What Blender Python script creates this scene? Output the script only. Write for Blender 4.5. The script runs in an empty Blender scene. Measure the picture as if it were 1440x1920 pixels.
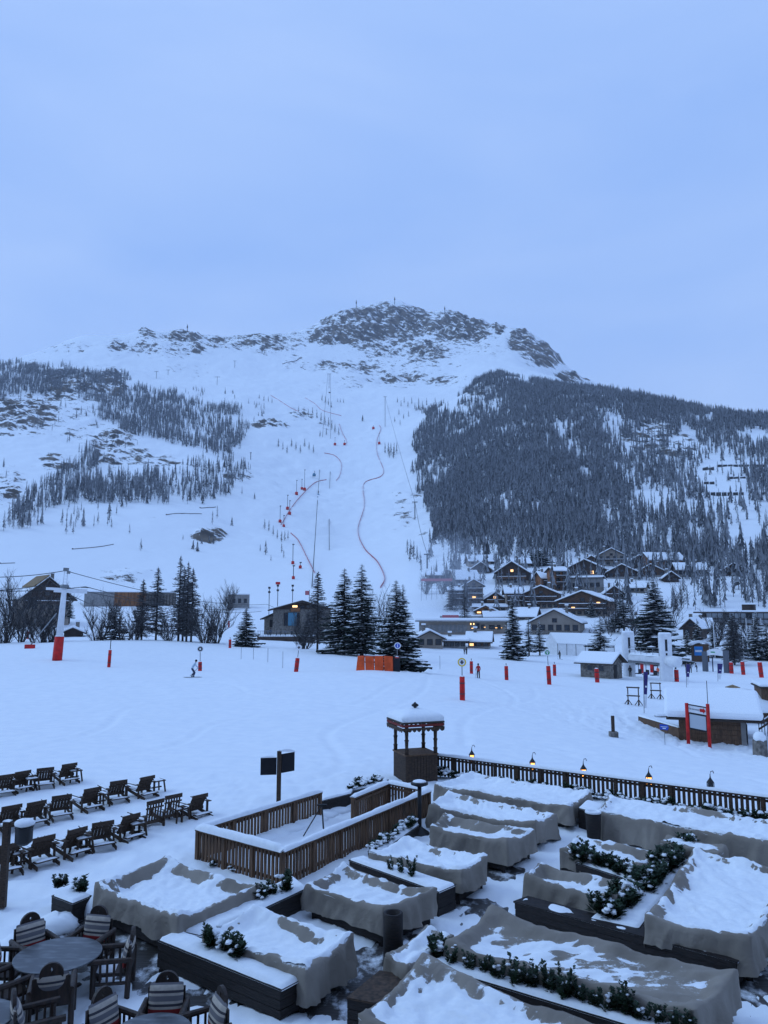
import bpy, math, random
import numpy as np
from mathutils import Vector, Matrix
R=math.radians
SC=bpy.context.scene; COL=SC.collection
# ---------------------------------------------------------------- camera, sky, sun, exposure
F=1440.; PIT=R(7.3); H=7.0
cam=bpy.data.cameras.new('camera'); co=bpy.data.objects.new('camera',cam); COL.objects.link(co)
cam.sensor_fit='HORIZONTAL'; cam.sensor_width=36; cam.lens=36; cam.clip_start=.1; cam.clip_end=30000
co.location=(0,0,H); co.rotation_euler=(R(90)+PIT,0,0); SC.camera=co
SC.render.resolution_x=768; SC.render.resolution_y=1024
SUN_EL,SUN_AZ=R(38),R(-80)
w=bpy.data.worlds.new('World'); SC.world=w; w.use_nodes=True
nt=w.node_tree; nt.nodes.clear(); N=nt.nodes.new; L=nt.links.new
out=N('ShaderNodeOutputWorld'); sky=N('ShaderNodeTexSky'); sky.sky_type='NISHITA'; sky.sun_disc=False
sky.sun_elevation=SUN_EL; sky.sun_rotation=SUN_AZ
bg1=N('ShaderNodeBackground'); bg1.inputs[1].default_value=.008; L(sky.outputs[0],bg1.inputs[0])
tc=N('ShaderNodeTexCoord'); mp=N('ShaderNodeMapping'); mp.inputs['Scale'].default_value=(1.2,1.2,3.2); L(tc.outputs['Generated'],mp.inputs[0])
nz=N('ShaderNodeTexNoise'); nz.inputs['Scale'].default_value=1.5; nz.inputs['Detail'].default_value=5; nz.inputs['Roughness'].default_value=.5; nz.inputs['Distortion'].default_value=.4
L(mp.outputs[0],nz.inputs['Vector'])
cr=N('ShaderNodeValToRGB'); cr.color_ramp.elements[0].position=.3; cr.color_ramp.elements[1].position=.72
cr.color_ramp.elements[0].color=(.262,.438,.85,1); cr.color_ramp.elements[1].color=(.375,.54,.90,1); L(nz.outputs['Fac'],cr.inputs[0])
sx=N('ShaderNodeSeparateXYZ'); L(tc.outputs['Generated'],sx.inputs[0])
mr=N('ShaderNodeMapRange'); mr.inputs[1].default_value=0; mr.inputs[2].default_value=1; mr.inputs[3].default_value=.95; mr.inputs[4].default_value=1.04; L(sx.outputs[2],mr.inputs[0])
bg2=N('ShaderNodeBackground'); L(cr.outputs[0],bg2.inputs[0]); L(mr.outputs[0],bg2.inputs[1])
ad=N('ShaderNodeAddShader'); L(bg1.outputs[0],ad.inputs[0]); L(bg2.outputs[0],ad.inputs[1]); L(ad.outputs[0],out.inputs[0])
sl=bpy.data.lights.new('sun','SUN'); sl.energy=.8; sl.angle=R(28); sl.color=(.50,.76,1.0)
so=bpy.data.objects.new('sun',sl); COL.objects.link(so)
sd=Vector((math.sin(SUN_AZ)*math.cos(SUN_EL),math.cos(SUN_AZ)*math.cos(SUN_EL),math.sin(SUN_EL)))
so.rotation_euler=sd.to_track_quat('Z','Y').to_euler()
vs=SC.view_settings; vs.view_transform='Standard'; vs.look='None'; vs.exposure=.12; vs.gamma=1; vs.use_curve_mapping=False
SC.cycles.max_bounces=6; SC.cycles.diffuse_bounces=3; SC.cycles.glossy_bounces=2; SC.cycles.transparent_max_bounces=8; SC.cycles.volume_bounces=1
# ---------------------------------------------------------------- helpers
def ray(px,py):
    u=(px-720)/F; v=(960-py)/F
    return Vector((u, math.cos(PIT)-v*math.sin(PIT), math.sin(PIT)+v*math.cos(PIT)))
def P(px,py,z=0.):
    d=ray(px,py); t=(z-H)/d.z; return Vector((d.x*t,d.y*t,z))
def D(px,py,Y):
    d=ray(px,py); t=Y/d.y; return Vector((d.x*t,Y,H+d.z*t))
def zc(Y,z=0): return Y*math.cos(PIT)+(z-H)*math.sin(PIT)
def proj(X,Y,Z):
    f=Y*math.cos(PIT)+(Z-H)*math.sin(PIT); v=(Z-H)*math.cos(PIT)-Y*math.sin(PIT)
    return 720+F*X/f, 960-F*v/f
def tag(o,label=None,cat=None,group=None,kind=None):
    if label:o['label']=label
    if cat:o['category']=cat
    if group:o['group']=group
    if kind:o['kind']=kind
    return o
def thing(name,label,cat,loc=(0,0,0),rz=0,group=None):
    o=bpy.data.objects.new(name,None); COL.objects.link(o); o.location=loc; o.rotation_euler=(0,0,rz); o.empty_display_size=.3
    return tag(o,label,cat,group)
def copy_tree(o,parent=None):
    c=o.copy(); COL.objects.link(c)
    if parent: c.parent=parent
    for ch in KIDS.get(o.name,[]):
        k=copy_tree(ch,c); KIDS.setdefault(c.name,[]).append(k)
    return c
KIDS={}
class MB:
    def __init__(s): s.v=[];s.f=[];s.m=[]
    def add(s,vs,fs,m=0):
        b=len(s.v); s.v+= [tuple(v) for v in vs]; s.f+=[tuple(i+b for i in f) for f in fs]; s.m+=[m]*len(fs); return s
    def box(s,x0,x1,y0,y1,z0,z1,m=0,M=None):
        vs=[(x,y,z) for z in (z0,z1) for y in (y0,y1) for x in (x0,x1)]
        if M is not None: vs=[M@Vector(v) for v in vs]
        return s.add(vs,[(0,2,3,1),(4,5,7,6),(0,1,5,4),(2,6,7,3),(0,4,6,2),(1,3,7,5)],m)
    def prism(s,base,z0,z1,m=0,inset=0):
        n=len(base); c=sum((Vector(p[:2]) for p in base),Vector((0,0)))/n
        vs=[(p[0],p[1],z0) for p in base]+[(p[0]+(c.x-p[0])*inset,p[1]+(c.y-p[1])*inset,z1) for p in base]
        return s.add(vs,[tuple(range(n))[::-1],tuple(range(n,2*n))]+[(i,(i+1)%n,(i+1)%n+n,i+n) for i in range(n)],m)
    def tube(s,pts,r,n=6,m=0,cap=True):
        pts=[Vector(p) for p in pts]; rs=r if isinstance(r,(list,tuple)) else [r]*len(pts); b=len(s.v)
        for i,p in enumerate(pts):
            d=(pts[min(i+1,len(pts)-1)]-pts[max(i-1,0)]); d=d.normalized() if d.length else Vector((0,0,1))
            a=d.cross(Vector((0,0,1)) if abs(d.z)<.95 else Vector((1,0,0))).normalized(); c=d.cross(a)
            for k in range(n):
                t=2*math.pi*k/n; q=p+(a*math.cos(t)+c*math.sin(t))*rs[i]; s.v.append(tuple(q))
        for i in range(len(pts)-1):
            for k in range(n):
                k2=(k+1)%n; s.f.append((b+i*n+k,b+i*n+k2,b+(i+1)*n+k2,b+(i+1)*n+k)); s.m.append(m)
        if cap:
            s.f.append(tuple(b+k for k in range(n))[::-1]); s.m.append(m)
            e=b+(len(pts)-1)*n; s.f.append(tuple(e+k for k in range(n))); s.m.append(m)
        return s
    def lathe(s,prof,n=14,m=0,c=(0,0,0)):
        b=len(s.v)
        for r,z in prof:
            for k in range(n):
                t=2*math.pi*k/n; s.v.append((c[0]+r*math.cos(t),c[1]+r*math.sin(t),c[2]+z))
        for i in range(len(prof)-1):
            for k in range(n):
                k2=(k+1)%n; s.f.append((b+i*n+k,b+i*n+k2,b+(i+1)*n+k2,b+(i+1)*n+k)); s.m.append(m)
        s.f.append(tuple(b+k for k in range(n))[::-1]); s.m.append(m)
        e=b+(len(prof)-1)*n; s.f.append(tuple(e+k for k in range(n))); s.m.append(m)
        return s
    def ball(s,c,r,m=0,n=8,sc=(1,1,1),seed=None,rough=.0):
        rnd=random.Random(seed); b=len(s.v); k=n//2+1
        for i in range(k+1):
            a=math.pi*i/k
            for j in range(n):
                t=2*math.pi*j/n; q=1+rnd.uniform(-rough,rough)
                s.v.append((c[0]+r*sc[0]*q*math.sin(a)*math.cos(t),c[1]+r*sc[1]*q*math.sin(a)*math.sin(t),c[2]+r*sc[2]*q*math.cos(a)))
        for i in range(k):
            for j in range(n):
                j2=(j+1)%n; s.f.append((b+i*n+j,b+(i+1)*n+j,b+(i+1)*n+j2,b+i*n+j2)); s.m.append(m)
        return s
    def build(s,name,mats,parent=None,smooth=False,loc=None,bevel=0):
        me=bpy.data.meshes.new(name); me.from_pydata(s.v,[],s.f)
        mats=mats if isinstance(mats,(list,tuple)) else [mats]
        for m in mats: me.materials.append(m)
        if len(mats)>1: me.polygons.foreach_set('material_index',s.m)
        if smooth: me.polygons.foreach_set('use_smooth',[True]*len(s.f))
        me.update(); return link(name,me,parent,loc,bevel)
def link(name,me,parent=None,loc=None,bevel=0):
    o=bpy.data.objects.new(name,me); COL.objects.link(o)
    if parent: o.parent=parent; KIDS.setdefault(parent.name,[]).append(o)
    if loc is not None: o.location=loc
    if bevel:
        b=o.modifiers.new('bevel','BEVEL'); b.width=bevel; b.segments=2; b.limit_method='ANGLE'
    return o
def npmesh(name,V,Q,mats,smooth=False,mi=None,attrs=None):
    V=np.asarray(V,np.float32); Q=np.asarray(Q,np.int32); k=Q.shape[1]
    me=bpy.data.meshes.new(name); me.vertices.add(len(V)); me.vertices.foreach_set('co',V.ravel())
    me.loops.add(Q.size); me.loops.foreach_set('vertex_index',Q.ravel())
    me.polygons.add(len(Q)); me.polygons.foreach_set('loop_start',np.arange(0,Q.size,k,dtype=np.int32)); 
    for m in (mats if isinstance(mats,(list,tuple)) else [mats]): me.materials.append(m)
    if mi is not None: me.polygons.foreach_set('material_index',np.asarray(mi,np.int32))
    me.polygons.foreach_set('use_smooth',np.full(len(Q),smooth))
    for a,d in (attrs or {}).items():
        at=me.attributes.new(a,'FLOAT','POINT'); at.data.foreach_set('value',np.asarray(d,np.float32))
    me.update(calc_edges=True); return me
# ---- noise
def _h(i,j,s): 
    n=(i.astype(np.int64)*374761393+j.astype(np.int64)*668265263+s*1442695041)&0x7fffffff
    n=((n^(n>>13))*1274126177)&0x7fffffff; n=n^(n>>16); return (n&0xffff)/65535.
def vnoise(x,y,s=0):
    x=np.asarray(x,float);y=np.asarray(y,float); i=np.floor(x);j=np.floor(y); fx=x-i;fy=y-j; i=i.astype(np.int64);j=j.astype(np.int64)
    u=fx*fx*fx*(fx*(fx*6-15)+10); v=fy*fy*fy*(fy*(fy*6-15)+10)
    a=_h(i,j,s);b=_h(i+1,j,s);c=_h(i,j+1,s);d=_h(i+1,j+1,s)
    return a+(b-a)*u+(c-a)*v+(a-b-c+d)*u*v
def fbm(x,y,o=4,s=0,g=.5):
    t=0;a=1;n=0;x=np.asarray(x,float);y=np.asarray(y,float)
    for k in range(o):
        c,sn=math.cos(.6*k),math.sin(.6*k)
        t=t+a*vnoise((x*c-y*sn)*2**k+17*k,(x*sn+y*c)*2**k-9*k,s+k); n+=a;a*=g
    return t/n
def ridged(x,y,o=4,s=0):
    t=0;a=1;n=0
    for k in range(o):
        c,sn=math.cos(.7*k),math.sin(.7*k)
        t=t+a*(1-np.abs(2*vnoise((x*c-y*sn)*2**k+7*k,(x*sn+y*c)*2**k,s+k)-1)); n+=a;a*=.55
    return t/n
def sstep(a,b,x): t=np.clip((x-a)/(b-a),0,1); return t*t*(3-2*t)
# ---- materials
def mat(name,col,rough=.8,var=.0,scale=5,bump=0,col2=None,emit=0,spec=.3,metal=0,stretch=None,detail=4,lo=.35,hi=.65):
    m=bpy.data.materials.new(name); m.use_nodes=True; t=m.node_tree; b=t.nodes['Principled BSDF']
    b.inputs['Roughness'].default_value=rough; b.inputs['Specular IOR Level'].default_value=spec; b.inputs['Metallic'].default_value=metal
    c=(*col,1); b.inputs['Base Color'].default_value=c
    if var or col2 or bump:
        tcn=t.nodes.new('ShaderNodeTexCoord'); n=t.nodes.new('ShaderNodeTexNoise'); n.inputs['Scale'].default_value=scale; n.inputs['Detail'].default_value=detail
        src=tcn.outputs['Object']
        if stretch:
            mpn=t.nodes.new('ShaderNodeMapping'); mpn.inputs['Scale'].default_value=stretch; t.links.new(src,mpn.inputs[0]); src=mpn.outputs[0]
        t.links.new(src,n.inputs['Vector'])
        r=t.nodes.new('ShaderNodeValToRGB'); r.color_ramp.elements[0].position=lo; r.color_ramp.elements[1].position=hi
        c2=col2 or tuple(min(1,x*(1+var)) for x in col); c1=col if col2 else tuple(x*(1-var) for x in col)
        r.color_ramp.elements[0].color=(*c1,1); r.color_ramp.elements[1].color=(*c2,1)
        t.links.new(n.outputs['Fac'],r.inputs[0]); t.links.new(r.outputs[0],b.inputs['Base Color'])
        if bump:
            bp=t.nodes.new('ShaderNodeBump'); bp.inputs['Strength'].default_value=bump; bp.inputs['Distance'].default_value=.05
            t.links.new(n.outputs['Fac'],bp.inputs['Height']); t.links.new(bp.outputs[0],b.inputs['Normal'])
    if emit: b.inputs['Emission Color'].default_value=c; b.inputs['Emission Strength'].default_value=emit
    return m
M={}
M['snow']=mat('snow',(.86,.88,.90),.65,col2=(.80,.83,.87),scale=1.5,bump=.25,spec=.25)
M['snowcap']=mat('snow_cap',(.86,.88,.90),.65,col2=(.80,.83,.87),scale=9,bump=.2,spec=.25)
M['snowfar']=mat('snow_far',(.84,.86,.88),.7,spec=.1)
M['wood']=mat('weathered_wood',(.085,.052,.034),.75,col2=(.028,.019,.014),scale=3,stretch=(4,4,22),bump=.25)
M['woodx']=mat('brown_wood',(.165,.092,.052),.75,col2=(.07,.041,.025),scale=3,stretch=(5,5,.8),bump=.25)
M['dwood']=mat('dark_plank',(.026,.019,.017),.7,col2=(.012,.010,.010),scale=2.5,stretch=(3,3,20),bump=.3)
M['deck']=mat('deck_plank',(.065,.058,.055),.55,col2=(.02,.018,.018),scale=2,stretch=(1,14,1),bump=.2,spec=.5)
def dust_on(m,scale,lo,hi,stretch=(1,1,1)):   # thin trodden snow lying in patches on a surface
    t=m.node_tree; n=t.nodes.new; l=t.links.new; b=t.nodes['Principled BSDF']; src=b.inputs['Base Color'].links[0].from_socket
    tcn=n('ShaderNodeTexCoord'); mpn=n('ShaderNodeMapping'); mpn.inputs['Scale'].default_value=stretch; l(tcn.outputs['Object'],mpn.inputs[0])
    z=n('ShaderNodeTexNoise'); z.inputs['Scale'].default_value=scale; z.inputs['Detail'].default_value=8; z.inputs['Roughness'].default_value=.7; l(mpn.outputs[0],z.inputs['Vector'])
    r=n('ShaderNodeMapRange'); r.inputs[1].default_value=lo; r.inputs[2].default_value=hi; l(z.outputs['Fac'],r.inputs[0]); x=n('ShaderNodeMixRGB'); x.inputs[2].default_value=(.78,.81,.86,1); l(r.outputs[0],x.inputs[0]); l(src,x.inputs[1]); l(x.outputs[0],b.inputs['Base Color'])
dust_on(M['deck'],1.6,.50,.66,(1.2,.8,1))
def tarp_mat():
    m=bpy.data.materials.new('beige_tarp'); m.use_nodes=True; t=m.node_tree; b=t.nodes['Principled BSDF']; b.inputs['Roughness'].default_value=.85; b.inputs['Specular IOR Level'].default_value=.2; n=t.nodes.new; l=t.links.new
    at=n('ShaderNodeAttribute'); at.attribute_name='dust'; tcn=n('ShaderNodeTexCoord')
    nz=n('ShaderNodeTexNoise'); nz.inputs['Scale'].default_value=14; nz.inputs['Detail'].default_value=6; nz.inputs['Roughness'].default_value=.75; l(tcn.outputs['Object'],nz.inputs['Vector'])
    ma=n('ShaderNodeMath'); ma.operation='ADD'; l(at.outputs['Fac'],ma.inputs[0]); l(nz.outputs['Fac'],ma.inputs[1])
    r=n('ShaderNodeMapRange'); r.inputs[1].default_value=.92; r.inputs[2].default_value=1.15; l(ma.outputs[0],r.inputs[0])
    n2=n('ShaderNodeTexNoise'); n2.inputs['Scale'].default_value=.9; n2.inputs['Detail'].default_value=3; l(tcn.outputs['Object'],n2.inputs['Vector'])
    cr=n('ShaderNodeValToRGB'); cr.color_ramp.elements[0].color=(.20,.173,.145,1); cr.color_ramp.elements[1].color=(.29,.253,.215,1); cr.color_ramp.elements[0].position=.35; cr.color_ramp.elements[1].position=.65; l(n2.outputs['Fac'],cr.inputs[0])
    mx=n('ShaderNodeMixRGB'); mx.inputs[2].default_value=(.80,.83,.87,1); l(r.outputs[0],mx.inputs[0]); l(cr.outputs[0],mx.inputs[1]); l(mx.outputs[0],b.inputs['Base Color'])
    n3=n('ShaderNodeTexNoise'); n3.inputs['Scale'].default_value=2.6; n3.inputs['Detail'].default_value=3; n3.inputs['Distortion'].default_value=2.6; l(tcn.outputs['Object'],n3.inputs['Vector'])
    bp=n('ShaderNodeBump'); bp.inputs['Strength'].default_value=.4; bp.inputs['Distance'].default_value=.05; l(n3.outputs['Fac'],bp.inputs['Height']); l(bp.outputs[0],b.inputs['Normal']); return m
M['tarp']=tarp_mat()
M['red']=mat('red_pad',(.50,.014,.012),.6,var=.25,scale=2,spec=.3)
M['orange']=mat('orange_pad',(.62,.075,.012),.6,var=.2,scale=1.5)
M['white']=mat('white_paint',(.72,.73,.75),.5,var=.06,scale=2)
M['metal']=mat('galvanised',(.20,.21,.22),.45,var=.2,scale=6,metal=.5)
M['dark']=mat('dark_metal',(.018,.018,.020),.5)
M['black']=mat('black_cloth',(.012,.012,.016),.8)
M['grey']=mat('grey_concrete',(.24,.23,.22),.85,var=.2,scale=1.2)
M['stone']=mat('stone_wall',(.24,.215,.19),.9,col2=(.09,.08,.07),scale=3,bump=.4)
M['glass']=mat('window_glass',(.012,.015,.022),.15,spec=.6)
M['lit']=mat('lit_window',(1,.62,.26),.5,emit=2.2)
M['flame']=mat('lamp_flame',(1,.42,.09),.5,emit=9); M['warmglass']=mat('warm_lamp_glass',(1,.40,.08),.4,emit=3.2)
M['blue']=mat('blue_paint',(.02,.07,.42),.5); M['purple']=mat('purple_flag',(.035,.025,.13),.6)
M['yellow']=mat('yellow_sign',(.75,.50,.03),.5); M['green']=mat('green_sign',(.02,.28,.10),.5)
M['skin']=mat('skin',(.45,.26,.18),.6)
M['needle']=mat('spruce_needles',(.018,.030,.022),.8,col2=(.008,.014,.012),scale=1.2); M['bark']=mat('bark',(.050,.040,.034),.9,col2=(.022,.018,.016),scale=4,stretch=(6,6,1))
M['leaf']=mat('shrub_leaf',(.022,.050,.022),.7,col2=(.010,.022,.012),scale=8)
M['twig']=mat('bare_twig',(.060,.050,.046),.9,col2=(.035,.030,.030),scale=2)
M['frost']=mat('frosted_twig',(.20,.20,.21),.9,col2=(.10,.10,.105),scale=.8)
M['far1']=mat('far_conifer',(.068,.072,.080),.9); M['far2']=mat('far_frosted',(.24,.25,.268),.9); M['far3']=mat('far_trunk',(.04,.038,.038),.9)
M['chal']=mat('chalet_wood',(.15,.084,.05),.8,col2=(.065,.038,.026),scale=.8,stretch=(1,1,5)); M['chal2']=mat('orange_wood',(.24,.105,.045),.8,var=.25,scale=.7)
M['chal3']=mat('dark_chalet',(.055,.036,.028),.8,var=.3,scale=.8); M['rend']=mat('pale_render',(.28,.235,.195),.85,var=.12,scale=.5)
M['roof']=mat('roof_edge',(.05,.036,.028),.8)
M['net']=mat('red_net',(.44,.13,.15),.8)
M['straw']=mat('brown_thatch',(.22,.15,.08),.9,var=.3,scale=4)
# ---------------------------------------------------------------- the hotel behind the camera: shades the terrace
t=thing('hotel_front','tall dark timber hotel front standing behind the viewpoint above the terrace','building',(0,-1.6,0))
MB().box(-32,32,-8,0,-1,11.6).build('wall',M['dwood'],t); MB().box(-33,33,-9,.9,11.603,12.0).build('roof_edge',M['roof'],t)
for r_ in range(3):
    for c_ in range(-7,8): MB().box(c_*4-.9,c_*4+.9,.003,.08,1+r_*3.2,2.9+r_*3.2).build('window',M['glass'],t)
# ---------------------------------------------------------------- terrain
NEAR=[(362,1270,76),(107,1237,97),(300,1204,135),(0,1213,125),(430,1212,135),(555,1260,92),(745,1258,90),(700,1256,86),(640,1236,110),(867,1312,66),
 (897,1272,90),(873,1227,165),(945,1275,100),(1030,1283,92),(965,1237,138),(1120,1278,104),(1250,1276,112),(1300,1262,135),(1395,1268,130),(1310,1400,56),(1190,1322,74),
 (1150,1382,54),(1246,1398,53),(1000,1400,46),(1430,1480,38),(1440,1425,52),(1410,1350,68),(1500,1300,90),(1600,1400,55),(600,1340,56),(200,1340,54),(820,1370,50),
 (100,1190,190),(100,1165,230),(540,1200,185),(830,1212,190),(980,1222,185),(1200,1215,185),(1420,1225,180),(-200,1230,120),(-300,1190,200),(1800,1240,150),(1800,1230,200)]
MID=[(200,1140,300),(-100,1150,280),(600,1132,320),(450,1140,300),(780,1180,260),(900,1165,280),(1100,1150,270),(1250,1150,270),(1440,1180,240),(1700,1170,240)]
FARP=[(200,1100,380),(0,1090,360),(-200,1080,360),(330,1060,460),(0,1000,470),(0,900,680),(0,800,930),(0,738,1180),(0,702,1400),(110,702,1400),(205,712,1380),(300,745,1320),(460,775,1280),
 (150,900,720),(150,820,940),(300,860,860),(450,880,860),(300,960,600),(200,1010,500),(450,1000,600),(400,800,1150),(-250,690,1350),(-250,850,800),(-250,1000,450),
 (100,680,1600),(200,684,1680),(320,700,1700),(450,715,1680),(100,660,1820),(350,660,1880),(480,670,1950),(560,660,2030),
 (620,1100,420),(640,1000,680),(650,900,980),(660,800,1330),(670,730,1660),(690,690,1900),(660,650,2080),(740,640,2120),(750,600,2230),(540,740,1550),(520,800,1230),(560,900,950),(560,1000,640),
 (720,1110,400),(740,1000,660),(760,900,930),(770,800,1220),(760,740,1520),(820,725,1700),(840,760,1380),(880,720,1550),(800,680,1900),(860,660,2000),(900,690,1750),(960,660,1950),
 (870,1100,340),(900,1060,400),(1000,1060,400),(1000,1030,440),(1000,900,700),(1000,800,950),(925,706,1300),(1020,726,1260),(1130,735,1200),(1200,744,1150),(1300,772,1080),(1440,790,1000),(1700,840,900),
 (1000,1110,320),(1200,1070,380),(1200,1000,480),(1200,900,680),(1200,820,880),(1440,1080,340),(1440,1000,450),(1440,900,640),(1350,850,800),(1700,1000,420),(860,900,850),(860,1000,560),(860,800,1120),
 (980,706,1640),(1050,712,1700),(1130,760,1500),(1300,800,1400),(1440,830,1350),(1130,800,1900),(1300,860,2000),(1440,900,1900),(1700,900,1500),(1700,1000,2200)]
SKY=[(-250,740,1900),(-100,715,1950),(0,692,2000),(40,676,2000),(100,648,2020),(140,636,2020),(220,628,2040),(265,619,2060),(305,623,2070),(345,619,2080),(390,629,2100),(450,630,2130),(520,627,2180),(555,622,2220),(595,606,2270),(625,590,2300),(668,573,2330),
 (710,566,2340),(745,564,2340),(770,574,2340),(787,586,2340),(800,588,2340),(835,583,2340),(870,596,2320),(910,606,2300),(935,612,2270),(965,620,2240),(990,622,2220),(1030,648,2180),(1060,685,2130),(1115,716,2080),(1160,760,2060)]
BACK=[(p[0],p[1]+(120 if p[0]<500 else 230),p[2]*1.25) for p in SKY[::2]]
def tps(pts,vals,lam=1e-6):
    A=np.asarray(pts,float); n=len(A); mu=A.mean(0); sc=A.std(); A=(A-mu)/sc
    def K(a,b):
        d2=((a[:,None,:]-b[None,:,:])**2).sum(-1); return .5*d2*np.log(d2+1e-12)
    P_=np.c_[np.ones(n),A]; m=np.zeros((n+3,n+3)); m[:n,:n]=K(A,A)+lam*np.eye(n); m[:n,n:]=P_; m[n:,:n]=P_.T
    c=np.linalg.solve(m,np.r_[np.asarray(vals,float),0,0,0])
    def f(q):
        q=(np.asarray(q,float)-mu)/sc; r=np.empty(len(q))
        for i in range(0,len(q),40000):
            k=q[i:i+40000]; r[i:i+40000]=K(k,A)@c[:n]+c[n]+k@c[n+1:]
        return r
    return f
def _z(l): return [D(*p) for p in l]
ANCH=[(-25,8,0),(0,8,0),(12,8,0),(25,10,-.3),(-25,25,0),(-12,34,.0),(-30,45,0),(-7,36,.0),(0,38,-.15),(5,36,-.7),(14,29,-1.0),(24,22,-1.3),(6,24,0),(-2,22,0),(-45,20,0),(45,25,-2)]
_n=_z(NEAR+MID); NF=tps([(a[0],a[1]) for a in ANCH]+[(p.x,p.y) for p in _n],[a[2] for a in ANCH]+[p.z for p in _n],1e-4)
_f=NEAR[32:]+MID+FARP+SKY+BACK; LK=.75
def _T(l): o=_z(l); return [(p.x/p.y,LK*math.log(p.y)) for p in o],[(p.z-H)/p.y for p in o]
_a,_b=_T(_f); TF=tps(_a,_b,1e-5)
# terrace outline: deck under the furniture; snow sheet dips below it where the boards show
BARE=[(360,1880,1.3,.9,.10),(300,1800,1.0,.7,.13),(255,1780,1.2,.9,.2),(700,1830,1.3,.9,.2),(770,1800,.8,1.2,.16),(930,1640,1.2,1.0,.10),(900,1700,1.0,1.0,.10),(650,1880,1.2,1.0,.14),(1420,1860,1.2,.8,.12),(210,1750,1.0,.6,.16),(1030,1600,.6,.6,.05),(800,1530,1,.6,.03)]
BARE=[(P(a,b).x,P(a,b).y,c,d,e) for a,b,c,d,e in BARE]
RL0=P(812,1455,.0); RL1=P(1445,1547,.0)
def terr_mask(X,Y):  # 1 on the terrace
    dx,dy=RL1.x-RL0.x,RL1.y-RL0.y; l=math.hypot(dx,dy); side=((X-RL0.x)*dy-(Y-RL0.y)*dx)/l
    return sstep(-.9,-.15,side)*(1-sstep(33,36,Y))
def ground(X,Y,fine=True):
    X=np.atleast_1d(np.asarray(X,float)); Y=np.atleast_1d(np.asarray(Y,float)); z=np.zeros_like(X)
    n=Y<310; f=Y>190
    if n.any(): zn=NF(np.c_[X[n],Y[n]])
    zz=np.zeros_like(X)
    if n.any(): zz[n]=zn
    if f.any():
        y=Y[f]; t=H+y*TF(np.c_[X[f]/y,LK*np.log(y)]); b=sstep(190,300,y); zz[f]=np.where(y>=300,t,zz[f]*(1-b)+t*b)
    m=Y<60
    if m.any():
        x,y=X[m],Y[m]; k=terr_mask(x,y)
        t=.10+.10*(fbm(x*.8,y*.8,4,3)-.5)+.10*(fbm(x*3,y*3,4,5)-.5)+.06*(fbm(x*11,y*11,2,6)-.5)
        for a,b,c,d,e in BARE: t=t-.72*e*np.exp(-((x-a)/c)**2-((y-b)/d)**2)*(.4+1.2*fbm(x*2.2,y*2.2,3,11))*1.5
        lf=sstep(-7.2,-9,x)*sstep(14,17,y)    # left: plain snow, the lawn with the loungers
        t=t*(1-lf)+lf*.02
        zz[m]=zz[m]*(1-k)+k*t
    if fine:
        m=Y<200
        x,y=X[m],Y[m]; q=sstep(34,45,y)
        rough=np.exp(-((x+11)/7)**2-((y-22)/8)**2)*1.0+np.exp(-((x-26)/9)**2-((y-57)/7)**2)*2.2+np.exp(-((x-18)/7)**2-((y-66)/8)**2)*1.6+np.exp(-((x-1.5)/5)**2-((y-37)/2)**2)*1.6+np.exp(-((x+7)/3)**2-((y-15)/4)**2)*1.3
        zz[m]+=.035*(fbm(x*.5,y*.5,3,21)-.5)*2*(1+q)+.13*rough*(fbm(x*1.9,y*2.3,5,22,.6)-.5)*2
    return zz
def gz(x,y): return float(ground([x],[y],False)[0])
def G(px,py,Ymin=20,Ymax=2600):
    d=ray(px,py); ys=np.geomspace(Ymin,Ymax,1500); t=ys/d.y; zr=H+d.z*t; zg=ground(d.x*t,ys,False); s=np.where(zr<=zg)[0]
    i=s[0] if len(s) else len(ys)-1
    y=ys[i]
    if i: a0=zr[i-1]-zg[i-1]; a1=zg[i]-zr[i]; y=ys[i-1]+(ys[i]-ys[i-1])*a0/(a0+a1+1e-9)
    t=y/d.y; return Vector((d.x*t,y,H+d.z*t))
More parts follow.
